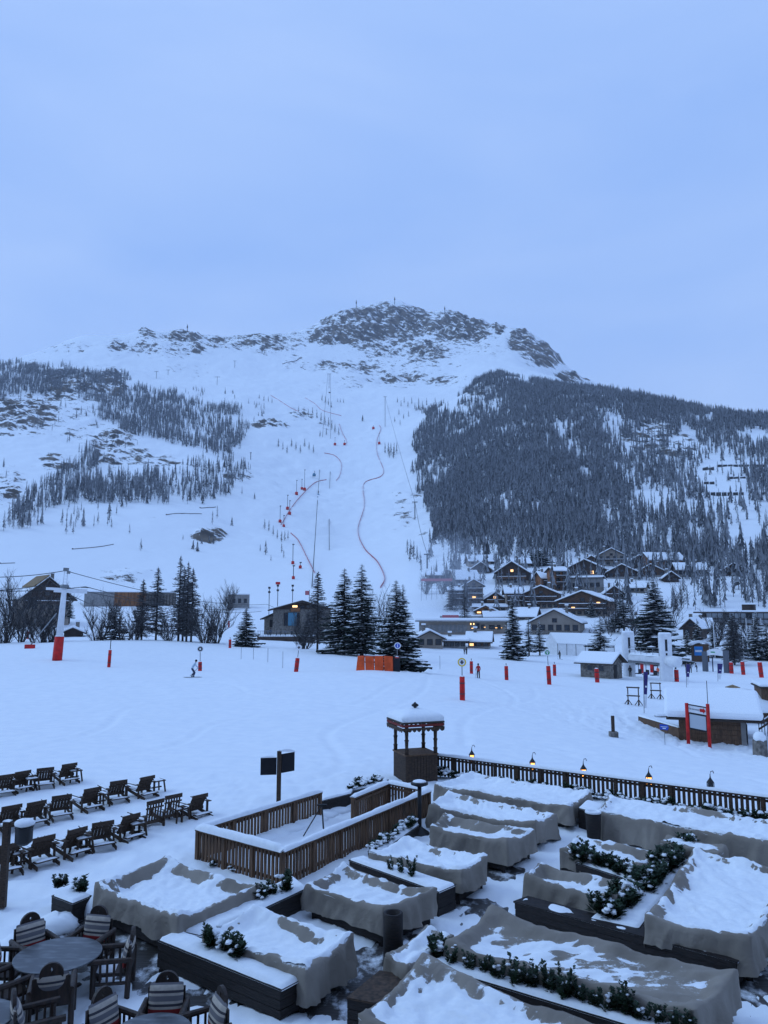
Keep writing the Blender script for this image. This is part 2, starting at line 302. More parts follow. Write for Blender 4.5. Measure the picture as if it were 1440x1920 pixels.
# fan grid
APX=30.; NC,NR=861,980
ss=np.linspace(-.82,.82,NC); yy=np.exp(np.linspace(math.log(APX-8),math.log(APX+2900),NR))-APX
SS,YY=np.meshgrid(ss,yy); XX=SS*(YY+APX); X=XX.ravel(); Y=YY.ravel(); Z=ground(X,Y)
PX,PY=proj(X,np.maximum(Y,5),Z)
ROCK=[(690,590,90,26,.72),(765,602,50,32,.9),(640,628,65,20,.9),(690,622,60,14,1.0),(735,618,75,26,.66),(610,598,14,10,.9),(800,660,50,26,.7),(705,655,50,18,.6),(860,614,60,30,.9),(935,612,14,10,.9),(978,637,22,18,1.15),(1022,662,38,20,1.15),(1085,705,42,10,.85),(430,636,170,20,.60),(300,648,120,24,.50),(560,680,60,30,.36),(130,652,70,12,.45),(340,628,40,10,.8),(505,650,50,14,.55),(760,640,130,60,.5),(900,650,80,30,.36),(700,720,120,14,.42),
 (650,688,85,16,.62),(750,705,70,14,.62),(820,712,50,12,.6),(900,735,40,16,.5),(275,622,18,8,.9),(360,622,22,9,1.1),(372,648,16,11,1.0),(222,645,24,14,.65),(300,635,60,16,.35),(450,646,90,18,.35),(540,628,40,12,.5),
 (40,775,66,40,.95),(130,722,60,30,.85),(205,722,30,28,1.05),(213,840,40,34,1.0),(280,862,60,16,.8),(150,800,60,50,.5),(250,852,40,14,.75),(10,915,34,30,.95),(110,870,40,18,.75),(440,890,40,9,.6),(392,1003,34,13,.9),(245,1078,60,16,.62),(480,850,14,10,.45),
 (1220,812,50,30,1.15),(1268,838,30,24,1.15),(1160,880,18,9,.8),(1255,870,40,20,.55),(1400,860,40,12,.4),(1180,770,24,10,.5),(505,793,34,9,1.0),(565,775,26,10,.7),(610,800,20,9,.5),(755,955,42,46,.5),(790,985,14,60,.42),(520,840,40,20,.3),(30,1000,60,20,.3),(700,1005,20,20,.18),(490,1030,40,30,.3),(350,690,60,14,.35),(60,680,30,6,.5),(230,820,200,90,.16),(300,930,180,40,.22),(1330,900,80,80,.22)]
wgt=np.zeros_like(X)
mf=Y>300
for a,b,c,d,e in ROCK: wgt[mf]=np.maximum(wgt[mf],e*np.exp(-np.abs((PX[mf]-a)/c)**2.4*.7-np.abs((PY[mf]-b)/d)**2.4*.7))
n1=ridged(X/38,Y/38+Z/30,5,31); n2=fbm(X/11,Y/14+Z/9,4,41)
cov=np.minimum(.60,np.clip(wgt,0,1.2)*(.78+1.0*(n1-.45)))+.10*(n2-.5)*(wgt>.1)
rock=sstep(.3,.75,cov)
rough=np.where(mf,sstep(.15,.9,wgt),0)
Z=Z+rough*(ridged(X/55,Y/75,5,51)-.68)*np.minimum(Y*.020,40)+rock*rough*(fbm(X/13,Y/13,3,61))*6
Z=Z+sstep(.45,.95,wgt)*(PY<740)*sstep(600,650,PX)*(1-sstep(900,1000,PX))*(ridged(X/30+Y/80,Y/60,4,57)-.62)*46
Z=Z+sstep(1200,1700,Y)*(ridged(X/150+Y/300,Y/260,4,58)-.66)*30*(.35+.65*rough)
Z=Z+np.where(mf,(fbm(X/90,Y/90,4,71)-.5)*np.minimum((Y-300)*.02,14),0)
Z=Z+np.where(mf,(fbm(X/14,Y/14,3,72)-.5)*np.minimum((Y-300)*.006,3.5),0)
# ledges: the steeper facets shed their snow
ZZ=Z.reshape(NR,NC); YG=YY; gy_=np.gradient(ZZ,axis=0)/np.gradient(YG,axis=0); gx_=np.gradient(ZZ,axis=1)/np.gradient(XX,axis=1); slp=np.hypot(gx_,gy_).ravel()
cov=np.where(mf,np.clip(cov+np.clip(wgt,0,1)*np.clip((slp-.85)*.55,-.34,.34),0,.62),0)
# ski tracks pressed into the field
for tr in ([(150,1290),(420,1275),(640,1262),(800,1280)],[(362,1272),(480,1300),(700,1330),(1000,1300)],[(200,1420),(420,1360),(640,1318),(830,1262)],[(560,1470),(640,1380),(760,1300),(870,1230)],[(897,1274),(980,1330),(1120,1360)],[(1000,1290),(940,1330),(820,1400)],[(1100,1300),(1180,1340),(1280,1420)],[(60,1400),(260,1330),(500,1290)],[(1440,1470),(1200,1425),(960,1390),(700,1400)],[(1440,1480),(1200,1436),(960,1398),(700,1410)]):
    pts=[]
    for a_,b_ in zip(tr,tr[1:]):
        for k_ in range(12): pts.append(G(a_[0]+(b_[0]-a_[0])*k_/12,a_[1]+(b_[1]-a_[1])*k_/12))
    pa=np.array([(p.x,p.y) for p in pts]); ss_=np.array([math.sin(i*.33)*1.2 for i in range(len(pa))]); pa[:,0]+=ss_
    m_=np.where((Y>20)&(Y<150))[0]; dmin=np.full(len(m_),9.)
    for p_,q_ in zip(pa,pa[1:]):
        d_=q_-p_; l2=(d_**2).sum()+1e-9; t_=np.clip(((X[m_]-p_[0])*d_[0]+(Y[m_]-p_[1])*d_[1])/l2,0,1); dmin=np.minimum(dmin,np.hypot(X[m_]-p_[0]-t_*d_[0],Y[m_]-p_[1]-t_*d_[1]))
    Z[m_]-=.07*np.exp(-(dmin/.28)**2)-.02*np.exp(-((dmin-.55)/.2)**2)
me_i=np.arange(NC*NR).reshape(NR,NC)
def quads(r0,r1): a=me_i[r0:r1,:]; return np.stack([a[:-1,:-1],a[:-1,1:],a[1:,1:],a[1:,:-1]],-1).reshape(-1,4)
rs=int(np.searchsorted(yy,305))
def mtn_mat():
    m=bpy.data.materials.new('mountain'); m.use_nodes=True; t=m.node_tree; b=t.nodes['Principled BSDF']; b.inputs['Roughness'].default_value=.8; b.inputs['Specular IOR Level'].default_value=.1
    n=t.nodes.new; l=t.links.new
    at=n('ShaderNodeAttribute'); at.attribute_name='rock'; tcn=n('ShaderNodeTexCoord')
    mpn=n('ShaderNodeMapping'); mp0=n('ShaderNodeMapping'); mp0.inputs['Rotation'].default_value=(0,-.7,0); l(tcn.outputs['Object'],mp0.inputs[0]); mpn.inputs['Scale'].default_value=(.55,.8,1.35); l(mp0.outputs[0],mpn.inputs[0])
    nz=n('ShaderNodeTexNoise'); nz.inputs['Scale'].default_value=.062; nz.inputs['Detail'].default_value=7; nz.inputs['Roughness'].default_value=.76; l(mpn.outputs[0],nz.inputs['Vector'])
    ma=n('ShaderNodeMath'); ma.operation='ADD'; l(at.outputs['Fac'],ma.inputs[0]); nc=n('ShaderNodeMath'); nc.operation='MULTIPLY_ADD'; nc.inputs[1].default_value=2.; nc.inputs[2].default_value=-.5; l(nz.outputs['Fac'],nc.inputs[0]); l(nc.outputs[0],ma.inputs[1])
    r=n('ShaderNodeValToRGB'); r.color_ramp.elements[0].position=.47; r.color_ramp.elements[1].position=.53
    mh=n('ShaderNodeMath'); mh.operation='MULTIPLY'; mh.inputs[1].default_value=.5; l(ma.outputs[0],mh.inputs[0]); l(mh.outputs[0],r.inputs[0])
    r2=n('ShaderNodeValToRGB'); r2.color_ramp.elements[0].color=(.045,.040,.038,1); r2.color_ramp.elements[1].color=(.17,.14,.11,1); r2.color_ramp.elements[0].position=.35; r2.color_ramp.elements[1].position=.7
    nz2=n('ShaderNodeTexNoise'); nz2.inputs['Scale'].default_value=.05; nz2.inputs['Detail'].default_value=6; l(tcn.outputs['Object'],nz2.inputs['Vector']); l(nz2.outputs['Fac'],r2.inputs[0])
    mx=n('ShaderNodeMixRGB'); mx.inputs[1].default_value=(.84,.86,.88,1); l(r.outputs[0],mx.inputs[0]); l(r2.outputs[0],mx.inputs[2]); l(mx.outputs[0],b.inputs['Base Color']); return m
def part_mesh(name,r0,r1,m,attr=None):
    a=me_i[r0,0]; e=me_i[r1-1,-1]+1; V=np.c_[X[a:e],Y[a:e],Z[a:e]]
    return npmesh(name,V,quads(r0,r1)-a,m,True,attrs={'rock':cov[a:e]} if attr else None)
tag(link('snow_field',part_mesh('snow_field',0,rs+1,M['snow'])),kind='structure')
tag(link('mountain',part_mesh('mountain',rs,NR,mtn_mat(),True)),kind='structure')
ZG=Z.reshape(NR,NC)
def hz(x,y): # height on the finished mesh (vectorised bilinear)
    x=np.atleast_1d(np.asarray(x,float)); y=np.atleast_1d(np.asarray(y,float))
    r=np.clip((np.log(y+APX)-math.log(APX-8))/(math.log(APX+2900)-math.log(APX-8))*(NR-1),0,NR-1.001); c=np.clip((x/(y+APX)+.82)/1.64*(NC-1),0,NC-1.001)
    i=r.astype(int);j=c.astype(int); u=r-i;v=c-j
    return (ZG[i,j]*(1-v)+ZG[i,j+1]*v)*(1-u)+(ZG[i+1,j]*(1-v)+ZG[i+1,j+1]*v)*u
def GM(px,py,Ymin=300): # pixel -> point on the finished mesh
    d=ray(px,py); ys=np.geomspace(Ymin,2700,2500); t=ys/d.y; zr=H+d.z*t; zg=hz(d.x*t,ys); s=np.where(zr<=zg)[0]; i=s[0] if len(s) else len(ys)-1
    return Vector((d.x*t[i],ys[i],float(zg[i])))
# terrace deck under the snow
dk=MB(); dk.prism([(-9,9),(12,9),(RL1.x+1.2,RL1.y-.7),(RL0.x-.3,RL0.y+.1),(-.5,33),(-5,27)],-.6,0.03)
tag(dk.build('terrace_deck',M['deck']),kind='structure')
# ---------------------------------------------------------------- forest on the mountain (far-off wood: one mass)
def inpoly(x,y,pl):
    c=np.zeros(len(x),bool); n=len(pl)
    for i in range(n):
        x0,y0=pl[i];x1,y1=pl[(i+1)%n]
        k=((y0>y)!=(y1>y)); xi=(x1-x0)*(y-y0)/((y1-y0) or 1e-9)+x0; c^=k&(x<xi)
    return c
RF=[(790,800),(800,770),(850,775),(880,745),(905,705),(930,697),(985,725),(1010,720),(1130,728),(1160,722),(1200,737),(1300,765),(1440,785),(1900,840),(1900,1130),(1440,1120),(1250,1050),(1000,1045),(850,1040),(812,1010),(790,930),(775,870),(775,830)]
LF1=[(-200,690),(60,688),(130,698),(215,702),(250,735),(330,738),(380,762),(455,770),(460,800),(455,830),(430,868),(380,832),(330,830),(240,808),(200,790),(180,745),(120,742),(60,735),(0,745),(-200,760)]
LF2=[(-100,1010),(0,990),(60,930),(110,890),(160,860),(170,845),(200,870),(240,890),(330,890),(400,878),(472,885),(440,922),(400,937),(330,942),(280,957),(200,947),(150,947),(100,955),(40,995)]
HOLES=[(1052,810,14,20),(1072,838,15,18),(1090,858,25,10),(1150,795,26,34),(1172,850,16,18),(1096,890,8,16),(1140,970,16,18),(1215,940,22,26),(1345,885,60,50),(1370,930,60,26),(1222,812,34,20),(1268,838,16,16),(1290,820,20,30),(1330,780,12,18),(1425,820,20,14),(865,770,22,10),(905,760,12,5),(1400,1000,60,60),(820,905,8,10),(1180,905,18,10),(1240,1120,60,40),(40,785,30,20),(140,720,30,10),(205,735,18,14),(440,800,8,18)]
def scatter(poly,dens,seed,sparse=1.0,keep=None):
    rg=np.random.RandomState(seed); pl=np.array(poly,float); out=[]
    pts=[GM(min(max(a,-330),1800),b) for a,b in poly]; ymn=min(p.y for p in pts)*.92; ymx=min(max(p.y for p in pts)*1.08,1600)
    n=int(dens*1.9*.5*(ymx**2-ymn**2)); y=np.sqrt(rg.uniform(ymn**2,ymx**2,n)); x=rg.uniform(-.75,.75,n)*y; z=hz(x,y); px,py=proj(x,y,z)
    jx=(fbm(x/28,y/28,3,91)-.5)*44; jy=(fbm(x/28,y/28,3,92)-.5)*36; k=inpoly(px+jx,py+jy,poly); x,y,z,px,py=x[k],y[k],z[k],px[k],py[k]
    d=np.ones(len(x))
    for a,b,c,e in HOLES: d*=1-.93*np.exp(-(((px-a)/c)**2+((py-b)/e)**2)**2)
    d*=.35+.65*sstep(.33,.5,fbm(x/55,y/55,3,seed+5))
    if keep is not None: d*=keep(px,py)
    k=rg.rand(len(x))<d*sparse; return np.c_[x,y,z][k]
def tree_template(seed,layers=5,seg=6,wid=.13,base=.12,larch=False):
    r=random.Random(seed); V=[];T=[];m=[]
    def tri(a,b,c,k): n=len(V); V.extend([a,b,c]); T.append((n,n+1,n+2)); m.append(k)
    for k in range(3): t=2.1*k; tri((.012*math.cos(t),.012*math.sin(t),-.1),(.012*math.cos(t+2.1),.012*math.sin(t+2.1),-.1),(0,0,.95),2)
    for l in range(layers):
        f=l/(layers-1); z0=base+(1-base)*f*.86; zz=z0+(1-base)*(.30 if not larch else .20); rad=wid*(1-f)**.8+.02
        for k in range(seg):
            a=2*math.pi*(k+r.random())/seg; q=rad*r.uniform(.55,1.15); da=r.uniform(.35,.6) if not larch else r.uniform(.16,.34)
            dz=r.uniform(-.03,.05)
            tri((q*math.cos(a-da),q*math.sin(a-da),z0+dz-.02),(q*math.cos(a+da),q*math.sin(a+da),z0+dz+r.uniform(-.03,.02)),(0,0,min(1,zz)),0 if r.random()<.62 else 1)
    return np.array(V),np.array(T),np.array(m)
TT=[tree_template(i,6,5,.125,.06) for i in range(3)]+[tree_template(10+i,7,5,.085,.16,True) for i in range(4)]
def forest(name,pts,hmin,hmax,seed,pc=.35):
    rg=np.random.RandomState(seed); VV=[];QQ=[];MM=[];o=0
    ti=np.where(rg.rand(len(pts))<pc,rg.randint(0,3,len(pts)),rg.randint(3,7,len(pts)))
    for k in range(7):
        p=pts[ti==k]; n=len(p)
        if not n: continue
        V,T,mm=TT[k]; h=rg.uniform(hmin,hmax,n)*(.7+.5*rg.rand(n)); a=rg.uniform(0,6.28,n); wd=h*rg.uniform(.8,1.25,n)
        x=V[None,:,0]*np.cos(a)[:,None]-V[None,:,1]*np.sin(a)[:,None]; y=V[None,:,0]*np.sin(a)[:,None]+V[None,:,1]*np.cos(a)[:,None]
        W=np.stack([x*wd[:,None]+p[:,0:1],y*wd[:,None]+p[:,1:2],V[None,:,2]*h[:,None]+p[:,2:3]],-1).reshape(-1,3)
        q=(T[None]+(np.arange(n)*len(V))[:,None,None]).reshape(-1,3)+o; o+=len(W)
        fr=rg.rand(n)[:,None]; mk=np.broadcast_to(mm,(n,len(mm))).copy(); rr=rg.rand(*mk.shape); mk=np.where((mk<2)&(rr<.8*fr+.08),1,mk)
        VV.append(W);QQ.append(q);MM.append(mk.ravel())
    return link(name,npmesh(name,np.concatenate(VV),np.concatenate(QQ),[M['far1'],M['far2'],M['far3']],False,np.concatenate(MM)))
rf=scatter(RF,1/13.,1,1.0,lambda px,py: 1-.62*sstep(1080,1200,px)*sstep(770,830,py)*(1-.5*sstep(1000,1050,py)))
tag(forest('forest',rf,8.5,15,1,.45),'dense frosted conifer forest covering the right shoulder of the mountain','forest',kind='stuff')
lf=np.concatenate([scatter(LF1,1/22.,2,.9),scatter(LF2,1/20.,3,.95,lambda px,py:.5+.5*sstep(.4,.55,vnoise(px/22,py/30,7)))])
tag(forest('larch_wood',lf,9,15,2,.12),'bare frosted larch wood in bands across the left slope','larch wood',kind='stuff')
VIL=[(800,1030),(900,1035),(1060,1035),(1250,1030),(1440,1040),(1700,1060),(1700,1170),(1440,1165),(1300,1160),(1180,1175),(1120,1165),(1000,1150),(860,1140),(810,1090)]
vs_=np.concatenate([scatter(VIL,1/26.,4,.9,lambda px,py: .28+.72*sstep(1150,1240,px)),scatter([(-150,700),(500,700),(480,1000),(0,1020),(-150,1020)],1/230.,5,.8,lambda px,py: sstep(.50,.66,fbm(px/45,py/32,3,95))),scatter([(1150,760),(1900,850),(1900,1130),(1100,1050)],1/160.,6,.8)])
tag(forest('hillside_trees',vs_,8,14,5,.3),'scattered thin frosted larches dotted between the woods and the chalets','hillside trees',kind='stuff')

# ---------------------------------------------------------------- the air
hm=bpy.data.materials.new('haze'); hm.use_nodes=True; ht=hm.node_tree; ht.nodes.remove(ht.nodes['Principled BSDF'])
pv=ht.nodes.new('ShaderNodeVolumePrincipled'); pv.inputs['Color'].default_value=(.80,.88,1,1); pv.inputs['Density'].default_value=.00007
ht.links.new(pv.outputs[0],ht.nodes['Material Output'].inputs['Volume'])
hb=MB(); hb.box(-2500,2500,-60,2960,float(Z.min())-2,float(Z.max())+60)
HZ=tag(hb.build('haze',hm),kind='stuff')
# ---------------------------------------------------------------- terrace: covered furniture, planters, fences
def bil(c,u,v): return (c[0][0]*(1-u)*(1-v)+c[1][0]*(1-u)*v+c[2][0]*u*v+c[3][0]*u*(1-v), c[0][1]*(1-u)*(1-v)+c[1][1]*(1-u)*v+c[2][1]*u*v+c[3][1]*u*(1-v))
def grid_faces(nu,nv):
    a=np.arange(nu*nv).reshape(nu,nv); return np.stack([a[:-1,:-1],a[1:,:-1],a[1:,1:],a[:-1,1:]],-1).reshape(-1,4)
def cover(label,px,zt=.8,hem=.27,depth=.22,seed=0,snow=.10,bias=0.,bumps=(),dz=(0,0,0,0),rim=.24,frame=True,name='furniture_cover',mound=0.):
    c=[P(a,b,zt+k) for (a,b),k in zip(px,dz)]         # left, back, right, front
    cx=sum(p.x for p in c)/4; cy=sum(p.y for p in c)/4; t=thing(name,label,'furniture cover',(cx,cy,0),0)
    L1=((c[0]-c[1]).length+(c[3]-c[2]).length)/2; L2=((c[0]-c[3]).length+(c[1]-c[2]).length)/2
    nu=max(24,int(L2/.055)); nv=max(24,int(L1/.055)); u,v=np.meshgrid(np.linspace(0,1,nu),np.linspace(0,1,nv),indexing='ij')
    x,y=bil(c,u,v); zc_=c[0][2]*(1-u)*(1-v)+c[1][2]*(1-u)*v+c[2][2]*u*v+c[3][2]*u*(1-v)
    ed=np.minimum(np.minimum(u,1-u)*L2,np.minimum(v,1-v)*L1)
    rimn=.16*(fbm(x*.9,y*.9,2,seed)-.5)
    b=sstep(.06,rim+.12,ed+.28*(fbm(x*1.5,y*1.5,3,seed+1)-.5)*sstep(0,.3,ed))
    z=zc_+rimn-1.2*depth*b*(.75+.6*(fbm(x*.7,y*.7,2,seed+2)-.3))+mound*sstep(.1,.8,ed)
    cd=np.minimum.reduce([np.hypot(x-p.x,y-p.y) for p in c]); z+=.07*np.exp(-(cd/.3)**2)
    ca,sa=math.cos(seed*1.3),math.sin(seed*1.3)
    wr=ridged((x*ca+y*sa)*1.1+.5*fbm(x,y,2,seed+7),(-x*sa+y*ca)*3.2,3,seed+3)
    z+=.20*(wr-.62)*sstep(.0,.25,ed)*(1-.45*b)
    wr2=ridged((x*sa+y*ca)*5,(x*ca-y*sa)*1.6,2,seed+9); z+=.06*(wr2-.5)
    for (bu,bv,h,r) in bumps: z+=h*np.exp(-(((u-bu)*L2/r)**2+((v-bv)*L1/r)**2))
    z-=.02*np.exp(-ed/.03)
    xl,yl=x-cx,y-cy; V=[np.c_[xl.ravel(),yl.ravel(),z.ravel()]]; Q=[grid_faces(nu,nv)]
    idx=np.arange(nu*nv).reshape(nu,nv); ring=np.concatenate([idx[:-1,0],idx[-1,:-1],idx[:0:-1,-1],idx[0,:0:-1]]); n=len(ring)
    p0=V[0][ring]; tg=np.roll(p0,-1,0)-np.roll(p0,1,0); nr=np.c_[tg[:,1],-tg[:,0]]; nr/=np.linalg.norm(nr,axis=1)[:,None]+1e-9
    for _ in range(3): nr=(nr+np.roll(nr,1,0)+np.roll(nr,-1,0)); nr/=np.linalg.norm(nr,axis=1)[:,None]+1e-9
    if (nr*p0[:,:2]).sum()<0: nr=-nr
    s=np.cumsum(np.linalg.norm(np.roll(p0,-1,0)-p0,axis=1)); hw=hem+.14*(fbm(s*.55,s*0+seed,3,seed+4)-.5)*2; rows=9
    prev=ring; o=nu*nv
    for k in range(1,rows+1):
        f=k/rows; pl=(ridged(s*1.9+f*.5*np.sin(s*1.7),s*0+f*.3,3,seed+5)**2-.42)*2.1
        off=.015+.04*f+pl*.13*f**.6; zz=p0[:,2]*(1-f)+hw*f-(.02 if k==1 else 0)+.02*f*np.sin(s*7)
        V.append(np.c_[p0[:,0]+nr[:,0]*off,p0[:,1]+nr[:,1]*off,zz]); cur=np.arange(o,o+n); o+=n
        Q.append(np.stack([prev,cur,np.roll(cur,-1),np.roll(prev,-1)],-1)); prev=cur
    # snow lies where the cloth sags and thins out on the rims
    th=snow*(1.25*b-.10)+.07+bias*1.7+.20*(fbm(x*1.1+9,y*1.1,4,seed+6)-.5)+.09*(fbm(x*4,y*4,4,seed+8)-.5)-.9*(wr-.62)*.22-.35*np.exp(-ed/.07)*.3
    gy=np.gradient(z); sl=np.hypot(gy[0],gy[1])/.055; th-=.15*np.clip(sl-.36,0,1.2)
    dust=np.r_[np.clip((th.ravel()+.10)/.12,0,1)*.6,np.zeros(o-nu*nv)]
    link('tarp',npmesh('tarp',np.concatenate(V),np.concatenate(Q),M['tarp'],True,attrs={'dust':dust}),t)
    zs=z+np.clip(th*.75,-.06,.075)
    link('snow_layer',npmesh('snow_layer',np.c_[xl.ravel(),yl.ravel(),zs.ravel()],grid_faces(nu,nv),M['snowcap'],True),t)
    if frame:
        q=MB(); b_=[(p.x-cx,p.y-cy) for p in c]; q.prism([(a*.9,d*.9) for a,d in b_],.10,hem+.16)
        q.build('frame',M['dwood'],t)
        for a,d in b_: MB().box(a*.86-.05,a*.86+.05,d*.86-.05,d*.86+.05,0,.099).build('foot',M['dwood'],t)
    return t
CV=[('pale cover farthest left on the terrace, its cloth swooping low beside the small planter',[(178,1659),(314,1610),(489,1660),(335,1726)],.85,.35,.26,1,.10,.0),
 ('square covered table set behind the longest snow topped planter, bowl of smooth snow on top',[(381,1747),(477,1703),(663,1759),(576,1819)],.8,.25,.24,2,.15,.02),
 ('covered set with long legs and a tall dark bin at its front corner',[(574,1658),(644,1624),(820,1670),(719,1707)],.8,.30,.25,3,.14,.0),
 ('covered set just below the end of the wooden pen beside the black patio heater',[(692,1600),(765,1572),(915,1609),(867,1636)],.8,.22,.16,4,.13,.02),
 ('covered set with a deep curled rim in the middle of the left column of covers',[(807,1551),(833,1527),(1003,1555),(951,1580)],.85,.22,.26,5,.12,-.01),
 ('second cover in from the railing, between two other long covers',[(804,1513),(840,1487),(1044,1529),(1004,1547)],.8,.2,.2,6,.14,.01),
 ('long cover nearest the kiosk running along the lantern railing',[(815,1473),(884,1450),(1107,1487),(1067,1513)],.8,.25,.18,7,.15,.02),
 ('very long cover beneath the right half of the lantern railing, wide grey front',[(1122,1522),(1142,1493),(1620,1566),(1610,1606)],.9,.12,.16,8,.12,.0),
 ('rounded cover behind the hedge with a small dark bin at its left end',[(1049,1593),(1084,1567),(1258,1598),(1200,1626)],.8,.25,.24,9,.12,-.01),
 ('low oval cover with crumpled rim on the near side of the hedge',[(984,1642),(1013,1620),(1182,1660),(1155,1687)],.8,.25,.25,10,.12,-.01),
 ('large cover at the right edge beyond the hedge, long snow chute down its left half',[(1209,1725),(1302,1593),(1500,1640),(1409,1767)],.85,.35,.2,11,.10,.01),
 ('largest brown cover in the foreground, mostly bare cloth with only scraps of snow',[(835,1772),(923,1714),(1384,1828),(1305,1900)],.85,.25,.14,12,.05,-.075),
 ('cover at the bottom edge with streaky snow running down from its high corner',[(671,1905),(795,1808),(1170,1930),(1010,2060)],.85,.2,.16,13,.08,-.035)]
for lb,px,zt,hm_,dp,sd,sn,bi in CV: cover(lb,px,zt,hm_,dp,sd,sn,bi,bumps={1:[(.5,.35,.12,.5),(.75,.6,.14,.45)],13:[(.0,1,.15,.7)],12:[(.05,.9,.12,.5)],11:[(.3,.5,-.1,.5)]}.get(sd,()))
cover('small humped cover over a single seat between the hedge and the long right hand cover',[(1238,1582),(1250,1568),(1362,1590),(1350,1606)],.8,.3,-.05,14,.05,-.05,name='furniture_cover')
cover('narrow curled cover over one armchair beside the dark open box in the foreground',[(722,1796),(801,1740),(851,1752),(764,1815)],.75,.22,.14,15,.06,-.02,name='furniture_cover')
# ---- planters
def snow_slab(name,c,z,seed,parent,th=.07,noise=.10,over=.02,step=.06,cut=.02):
    c=[Vector(p) for p in c]; m=sum((Vector((p[0],p[1],0)) for p in c),Vector())/4
    c=[Vector((m.x+(p[0]-m.x)*1.0,m.y+(p[1]-m.y)*1.0,0)) for p in c]
    L1=(c[0]-c[1]).length; L2=(c[0]-c[3]).length; nu=max(6,int(L2/step)); nv=max(6,int(L1/step)); u,v=np.meshgrid(np.linspace(0,1,nu),np.linspace(0,1,nv),indexing='ij'); x,y=bil(c,u,v)
    ox,oy=parent.location.x,parent.location.y; ed=np.minimum(np.minimum(u,1-u)*L2,np.minimum(v,1-v)*L1)
    zz=z+th*(1-np.exp(-ed/.05))+noise*(fbm((x+ox)*1.3,(y+oy)*1.3,4,seed)-.5)*sstep(0,.12,ed)+.03*(fbm(x*6,y*6,2,seed+1)-.5)*sstep(0,.1,ed)-cut*(ed<=1e-6)
    return link(name,npmesh(name,np.c_[x.ravel(),y.ravel(),zz.ravel()],grid_faces(nu,nv),M['snowcap'],True),parent)
def planter(label,px,zt=.55,zb=.08,seed=0,snow=True,name='planter_box',th=.07,noise=.08,cat='planter',zoff=0):
    c=[P(a,b,zt) for a,b in px]; cx=sum(p.x for p in c)/4; cy=sum(p.y for p in c)/4; t=thing(name,label,cat,(cx,cy,zoff)); l=[(p.x-cx,p.y-cy) for p in c]
    ar=sum(l[i][0]*l[(i+1)%4][1]-l[(i+1)%4][0]*l[i][1] for i in range(4)); l=l[::-1] if ar<0 else l
    q=MB(); n=3; h=(zt-zb)/n
    for k in range(n): s=1-.004*(k%2); q.prism([(a*s,b*s) for a,b in l],zb+k*h,zb+(k+1)*h-.012)
    q.prism([(a*.97,b*.97) for a,b in l],zb+.01,zt-.02); q.build('box',M['dwood'],t)
    for a,b in l: MB().box(a*.93-.04,a*.93+.04,b*.93-.04,b*.93+.04,0,zb-.003).build('foot',M['dwood'],t)
    r=MB(); r.prism([(a*1.015,b*1.015) for a,b in l],zt-.012,zt+.022); r.build('lid',M['dwood'] if snow else M['wood'],t)
    if snow: snow_slab('snow_layer',[(a*1.02,b*1.02) for a,b in l],zt+.02,seed,t,th,noise)
    return t
PL=[('longest snow topped planter box at the lower left, in front of the square covered set',[(296,1765),(340,1747),(564,1838),(526,1858)],.55,True),
 ('planter box running back from the longest planter towards the pen corner',[(345,1748),(385,1757),(574,1668),(545,1644)],.55,True),
 ('snow topped planter box joining the covered set with long legs to the heater',[(655,1614),(683,1608),(854,1660),(822,1674)],.6,True),
 ('dark bench box with almost bare lid below the low oval cover',[(965,1692),(992,1682),(1394,1789),(1379,1805)],.5,True),
 ('dark open topped wooden box with no snow at the bottom edge beside the streaky cover',[(651,1872),(712,1822),(790,1836),(740,1890)],.55,False),
 ('narrow planter holding the row of tiny conifers between the two foreground covers',[(806,1812),(826,1797),(1322,1942),(1300,1962)],.55,True),
 ('planter under the hedge running from the small bin along the low oval cover',[(1078,1618),(1092,1606),(1200,1640),(1188,1654)],.55,True),
 ('planter under the hedge climbing along the left side of the right edge cover',[(1108,1722),(1200,1742),(1305,1598),(1255,1596)],.5,True),
 ('small square planter with two leafy shrubs beside the round table',[(97,1681),(133,1668),(172,1681),(136,1696)],.5,True),
 ('planter closing the gap in the far side of the wooden pen',[(602,1503),(612,1496),(662,1481),(658,1489)],.55,True),
 ('planter with shrubs behind the pen below the kiosk',[(643,1487),(660,1477),(728,1462),(716,1472)],.45,True),
 ('planter holding the shrubs along the near side of the pen',[(690,1597),(706,1605),(786,1548),(772,1541)],.35,True),
 ('square planter at the left end of the very long right hand cover',[(1084,1516),(1100,1503),(1135,1512),(1122,1526)],.7,True)]
for i,(lb,px,zt,sn) in enumerate(PL): planter(lb,px,zt,seed=20+i,snow=sn,th=-.045 if i==3 else .07,noise=.22 if i==3 else .08)
